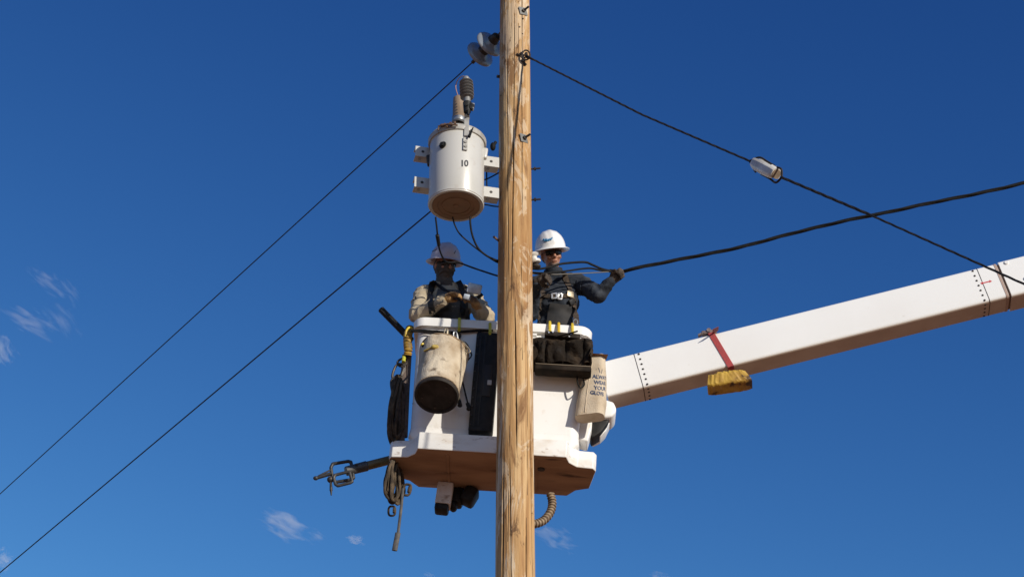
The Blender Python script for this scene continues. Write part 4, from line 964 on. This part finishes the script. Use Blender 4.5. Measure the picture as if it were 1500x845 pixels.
for (x, y) in ((804, 487), (810, 486.5), (834, 493), (836, 489)):
    b = BM(); q = W(x, y, .077); cyl(b, q, q + V((0, -.006, 0)), .007, n=8); obj('rivet', b, alu, pn)
b = BM(); tube(b, spline([W(812, 494, .06), W(828, 490, .05), W(846, 485, .06)], 6), .012, 6, flat=(1, .4)); obj('carry_strap', b, rubber, tbag)
# white ledge left of bag
b = BM(); box(b, W(781, 494, .2), (.06, .1, .022), ML, .006); box(b, W(782, 499, .2), (.07, .1, .018), ML, .006); o = obj('clipboard_tray', b, white, bk)
# glove bag
gb = empty('glove_bag', W(868, 612, .3)); tag(gb, 'tan canvas glove bag printed with blue capital letters, hanging at the bucket right corner', 'glove bag')
gt, gbm = W(874, 523, .30), W(864, 612, .24)
b = BM(); secs = []
for i in range(21):
    f = i / 20; c = gt.lerp(gbm, f); hx = .075 + .045 * min(1, f * 1.3); hy = .05 + .035 * math.sin(math.pi * min(1, f * .75)); ang = R(-14)
    ring = []
    for (x, y) in rrect(hx, hy, min(hx, hy) * .75, 6):
        q = V((x * math.cos(ang) - y * math.sin(ang), x * math.sin(ang) + y * math.cos(ang), 0)); q += q.normalized() * .006 * noise.noise(V((x * 14, y * 14, f * 5)))
        ring.append(c + q)
    secs.append(ring)
loft(b, secs); me = bpy.data.meshes.new('bag_body'); b.to_mesh(me); b.free(); gB = bvh_of(me)
gcan = mat('clean_canvas', (.58, .48, .35), .9, (.48, .38, .26), 8, bump=.4, bscale=90, col3=(.30, .22, .14), s3=6, lo3=.6, hi3=.8)
obj('bag_body', me, gcan, gb, angle=60)
b = BM(); 
P = [W(866, 517, .22), W(891, 519, .20), W(888, 527, .30), W(865, 521, .42)]
vs_ = [b.verts.new(p) for p in P]; f = b.faces.new(vs_); bmesh.ops.solidify(b, geom=[f], thickness=.008); obj('flap', b, mat('leather_flap', (.34, .20, .11), .8, (.25, .14, .07), 12), gb, smooth=False)
b = BM(); tube(b, spline([hit(gB, x, y, .002, .25)[0] for x, y in ((868, 530), (864, 550), (860, 575), (857, 603))], 6), .0035, 6); obj('side_seam', b, gcan, gb)
blue = mat('blue_stencil', (.05, .075, .14), .8, (.15, .15, .17), 70, lo=.55, hi=.7)
for i, wd in enumerate(('ALWAYS', 'WEAR', 'YOUR', 'GLOVES')):
    tm = text_mesh(wd, .052, .0016, 1.0); x0 = (867.5, 869.5, 869.5, 864.5)[i]; yy = (551, 559.5, 567.5, 574.5)[i]
    mn = min(v.co.x for v in tm.verts); mx = max(v.co.x for v in tm.verts); bad = []
    for v in tm.verts:
        s = (v.co.x - mn) * 172; px2 = x0 + s * (1 - .012 * s); 
        d = ray(px2, yy - v.co.y * 172 * .86 + s * .10).normalized(); h = gB.ray_cast(CAM, d)
        if h[0] is None or abs(h[1].dot(d)) < .06: bad.append(v)
        else: v.co = h[0] - d * .003
    bmesh.ops.delete(tm, geom=list(set(bad)), context='VERTS'); obj('printed_word', tm, blue, gb, smooth=False)
b = BM()
for (a, c) in (((873, 541), (886, 544)), ((877, 539), (879, 546)), ((882, 541), (881, 547))):
    tube(b, [hit(gB, *a, .002, .2)[0], hit(gB, *c, .002, .2)[0]], .0025, 5)
obj('feather_emblem', b, blue, gb)
b = BM(); tube(b, spline([W(845, 549, .18), W(846, 560, .18), W(850, 568, .18), W(856, 563, .2), W(853, 552, .2)], 6), .0065, 6); o = obj('strap_loop', b, rubber); tag(o, 'small black strap loop under the corner of the brown tool bag', 'strap')

# left side: baton, yellow sleeve, ropes, hot stick
bt = empty('insulated_stick', W(594, 490, .5)); tag(bt, 'black insulated stick leaning out of the yellow sleeve at the bucket left', 'stick')
a_, b_ = W(557.5, 452.5, .45), W(603, 499, .5); b = BM(); cyl(b, a_, b_, .029, n=20, bev=.006); obj('grip', b, black, bt)
for o_ in (-.012, .012):
    b = BM(); u = (b_ - a_).normalized(); s = u.cross(V((0, 1, 0))); tube(b, [a_ + u * .02 + s * o_ + V((0, -.027, 0)), b_ + s * o_ + V((0, -.027, 0))], .005, 6); obj('ridge', b, mat('black_ridge', (.03, .03, .032)), bt)
ys = empty('hose_sleeve', W(597, 520, .42)); tag(ys, 'yellow ribbed hose sleeve bundled at the left corner of the bucket', 'hose')
yo = mat('orange_yellow', (.42, .24, .03), .6, (.14, .085, .02), 14)
hp = spline([W(601, 482, .5), W(598, 489, .42), W(597, 500, .38), W(598, 511, .36), W(597, 520, .38)], 10)
b = BM(); tube(b, hp, [.034 + .005 * math.sin(i * 1.6) + .006 * noise.noise(V((i * .3, 0, 0))) for i in range(len(hp))], 16); obj('sleeve', b, yo, ys)
b = BM(); hp = spline([W(604, 481, .36), W(599, 480, .33), W(595, 485, .33), W(594, 493, .33)], 8); tube(b, hp, .010, 10); obj('yellow_cord', b, yellow, ys)
b = BM(); tube(b, spline([W(592, 522, .38), W(591, 530, .36)], 4), .016, 8); obj('clip', b, mat('yellow_green_plastic', (.48, .46, .05)), ys)
# rope bundles
rng = random.Random(3)
def hank(name, label, cx, y0, y1, hw, Y, n, r, m=ropem, lean=0):
    b = BM()
    for k in range(n):
        dx, dy = rng.uniform(-hw * .5, hw * .5), rng.uniform(-6, 6); w_ = rng.uniform(.4, 1.15) * hw; yy0, yy1 = y0 + rng.uniform(-3, 6), y1 + rng.uniform(-14, 3); Yk = Y + rng.uniform(-.09, .09); P = []
        for i in range(21):
            t = 2 * math.pi * i / 20; f = (1 - math.cos(t)) / 2; P.append(W(cx + dx + lean * f + math.sin(t) * w_ * (.35 + .8 * f) + 2.2 * noise.noise(V((k * 3.7, f * 3, math.sin(t)))), yy0 + (yy1 - yy0) * f, Yk + .06 * math.sin(t) + .03 * noise.noise(V((k, t, 0)))))
        tube(b, spline(P, 3), r, 7)
    o = obj(name, b, m); tag(o, label, 'rope'); return o
hank('rope_coil', 'long dark hank of coiled rope hanging down the left side of the bucket', 584, 552, 648, 11, .44, 13, .0110, lean=-5)
hank('rope_coil', 'lower dark rope bundle hanging below the left corner of the bucket base', 579, 672, 737, 12, .50, 15, .0120, lean=-1)
b = BM(); tube(b, [W(594, 520, .44), W(591, 560, .42), W(588, 610, .42), W(588, 648, .42)], .028, 10, flat=(1, .6)); tube(b, [W(600, 520, .42), W(597, 570, .42), W(594, 640, .42)], .018, 8); o = obj('web_strap', b, mat('brown_webbing', (.14, .10, .08), .9, (.08, .06, .05), 40, bump=.5)); tag(o, 'brown web straps hanging along the left edge of the bucket', 'strap')
biner(584, 545, .42, .09, .16, 15, 'large black snap hook at the top of the left rope hank', darksteel, .011); biner(581, 566, .42, .085, .16, -10, 'black snap hook in the middle of the left rope hank', darksteel, .012)
biner(591, 530, .42, .07, .10, 60, 'black ring tangled under the yellow sleeve', darksteel, .010)
biner(574, 748, .50, .055, .085, 0, 'dark rope eye dangling lowest from the bundle under the bucket', ropem, .009, 'rope loop'); biner(596, 717, .52, .06, .10, 10, 'dark rope eye beside the lower rope bundle, just under the base', ropem, .011, 'rope loop')
b = BM(); tube(b, spline([W(590, 715, .5), W(588, 740, .5), W(585, 765, .5), W(583, 782, .5)], 6), .012, 8, flat=(1, .5)); tube(b, spline([W(583, 780, .5), W(580, 795, .5), W(578, 806, .5)], 5), .022, 8, flat=(1, .5)); o = obj('hanging_strap', b, mat('dark_strap', (.05, .05, .052), .7, (.1, .09, .08), 25)); tag(o, 'thin dark strap with thick end dangling lowest under the bucket left corner', 'strap')
# hot stick
hs_ = empty('hot_stick', W(560, 677, .62)); tag(hs_, 'fibreglass hot stick with a steel clamp head sticking out left of the bucket base', 'hot stick')
a_, b_ = W(518, 687, .62), W(640, 656, .75); b = BM(); cyl(b, a_, b_, .037, n=24); obj('shaft', b, mat('olive_fibreglass', (.17, .125, .045), .4, (.11, .08, .035), 10), hs_)
u = (a_ - b_).normalized(); b = BM(); cyl(b, a_ - u * .12, a_ + u * .07, .043, .040, n=24, bev=.006); obj('ferrule', b, mat('grey_ferrule', (.06, .06, .058), .5, (.10, .095, .09), 20, metal=.2), hs_)
b = BM(); q = a_ - u * .03 + V((.0, -.043, .01)); cyl(b, q, q + V((0, -.012, 0)), .010, n=8); obj('set_screw', b, darksteel, hs_)
def rectloop(x0, y0, x1, y1, wpx, r, Y, name, ins=.55):
    A, C_ = W(x0, y0, Y), W(x1, y1, Y); d = (C_ - A); up_ = V((0, 0, 1)); up_ = (up_ - d.normalized() * up_.dot(d.normalized())).normalized() * wpx
    b = BM(); P = [A + up_, A + d * .12 + up_ * 1.15, C_ - d * .12 + up_ * 1.15, C_ + up_ * .7, C_ - up_ * .7, C_ - d * .12 - up_ * 1.15, A + d * .12 - up_ * 1.15, A - up_, A + up_]
    for i in range(len(P) - 1): cap_(b, P[i], P[i + 1], r, r, 10)
    return obj(name, blend(b, .006, 1), mat('cast_steel', (.035, .034, .034), .5, (.075, .07, .065), 20, metal=.25), hs_)
rectloop(516, 688, 486, 693, .075, .015, .62, 'jaw_frame'); rectloop(514, 698, 490, 704, .045, .014, .56, 'jaw_frame')
b = BM(); cyl(b, W(486, 693, .60), W(463, 700, .60), .016, .014, n=12); ell(b, W(462.5, 700, .6), (.022, .018, .018)); tube(b, [W(484, 688, .6), W(466, 697, .6)], .007, 6); obj('screw_arm', b, mat('cast_steel', (.085, .085, .09)), hs_)
b = BM(); ell(b, W(484, 702, .58), (.028, .028, .028)); cyl(b, W(484.5, 704, .58), W(485, 718, .58), .009, .013, n=10); cyl(b, W(485, 714, .58), W(485.2, 725, .58), .013, .005, n=10); obj('eye_screw', b, darksteel, hs_)

# ------------------------------------------------------------------ clouds (real volumes far away)
def cloud(x, y, w, h, rot, dens, seed, label, D=2600):
    p = CAM + ray(x, y) * D; k = D / F
    M = Matrix.Translation(p) @ Matrix.Rotation(R(PITCH + 90), 4, 'X') @ Matrix.Rotation(R(rot), 4, 'Z')
    m = bpy.data.materials.new('cloud_vapour'); m.use_nodes = True; n = m.node_tree; n.nodes.clear()
    out = n.nodes.new('ShaderNodeOutputMaterial'); vs2 = n.nodes.new('ShaderNodeVolumePrincipled'); vs2.inputs['Color'].default_value = (.99, .99, 1, 1); vs2.inputs['Anisotropy'].default_value = -.15
    tc = n.nodes.new('ShaderNodeTexCoord'); gr = n.nodes.new('ShaderNodeVectorMath'); gr.operation = 'LENGTH'
    ns_ = n.nodes.new('ShaderNodeTexNoise'); ns_.inputs['Scale'].default_value = 2.5; ns_.inputs['Detail'].default_value = 6; ns_.inputs['Roughness'].default_value = .56; ns_.inputs['Distortion'].default_value = .5
    mp = n.nodes.new('ShaderNodeMapping'); mp.inputs['Location'].default_value = (seed, seed * 2, 0); mp.inputs['Scale'].default_value = (.8, 1.5, .25)
    n.links.new(tc.outputs['Object'], gr.inputs[0]); n.links.new(tc.outputs['Object'], mp.inputs[0]); n.links.new(mp.outputs[0], ns_.inputs[0])
    f = n.nodes.new('ShaderNodeMapRange'); f.inputs[1].default_value = .25; f.inputs[2].default_value = 1.0; f.inputs[3].default_value = .10; f.inputs[4].default_value = -.32; n.links.new(gr.outputs['Value'], f.inputs[0])
    ad_ = n.nodes.new('ShaderNodeMath'); ad_.operation = 'ADD'; n.links.new(ns_.outputs[0], ad_.inputs[0]); n.links.new(f.outputs[0], ad_.inputs[1])
    r = n.nodes.new('ShaderNodeMapRange'); r.inputs[1].default_value = .43; r.inputs[2].default_value = .80; r.inputs[3].default_value = 0; r.inputs[4].default_value = dens * .24; n.links.new(ad_.outputs[0], r.inputs[0])
    n.links.new(r.outputs[0], vs2.inputs['Density']); n.links.new(vs2.outputs[0], out.inputs['Volume'])
    b = BM(); bmesh.ops.create_icosphere(b, subdivisions=4, radius=1)
    for v in b.verts: v.co *= .93 + .16 * noise.noise(v.co * 1.6 + V((seed, 0, 0)))
    me = bpy.data.meshes.new('cloud'); b.to_mesh(me); b.free(); me.materials.append(m)
    o = bpy.data.objects.new('cloud', me); COL.objects.link(o); w *= 1.15; h *= 1.15; o.matrix_world = M @ Matrix.Diagonal((w * k, h * k, .5 * (w + h) / 2 * k, 1)); tag(o, label, 'cloud', 'thin clouds in the blue sky'); return o
cloud(418, 768, 56, 30, -25, .12, 1.3, 'white wisp of cloud low in the sky left of the dangling strap')
cloud(521, 790, 20, 13, -12, .26, 4.1, 'tiny puff of cloud just left below the dangling strap')
cloud(68, 412, 44, 20, -40, .065, 7.7, 'faint small wisp high on the left, above the pale streaks')
cloud(104, 428, 34, 14, -55, .045, 14.2, 'barely visible streak just right of the small high wisp on the left')
cloud(40, 470, 66, 24, -28, .065, 2.2, 'faint streaky cloud at the left, between the small wisp and the edge patch')
cloud(92, 470, 44, 26, -50, .040, 17.9, 'barely visible veil of cloud right of the streaky cloud at the left')
cloud(4, 512, 34, 26, -65, .13, 9.4, 'pale patch of cloud cut by the left edge')
cloud(2, 822, 24, 30, -30, .16, 5.6, 'bright cloud tuft in the lower left corner')
cloud(812, 788, 44, 26, -25, .10, 3.3, 'faint cloud just right of the pole foot, under the hose')
cloud(966, 845, 26, 12, -5, .16, 6.1, 'small cloud tip peeking over the bottom edge right of the pole')
cloud(463, 784, 20, 14, -30, .10, 12.4, 'little detached scrap of cloud between the larger wisp and the tiny puff')
cloud(628, 842, 14, 9, -5, .12, 8.8, 'tiny faint cloud tip at the bottom edge left of the pole')
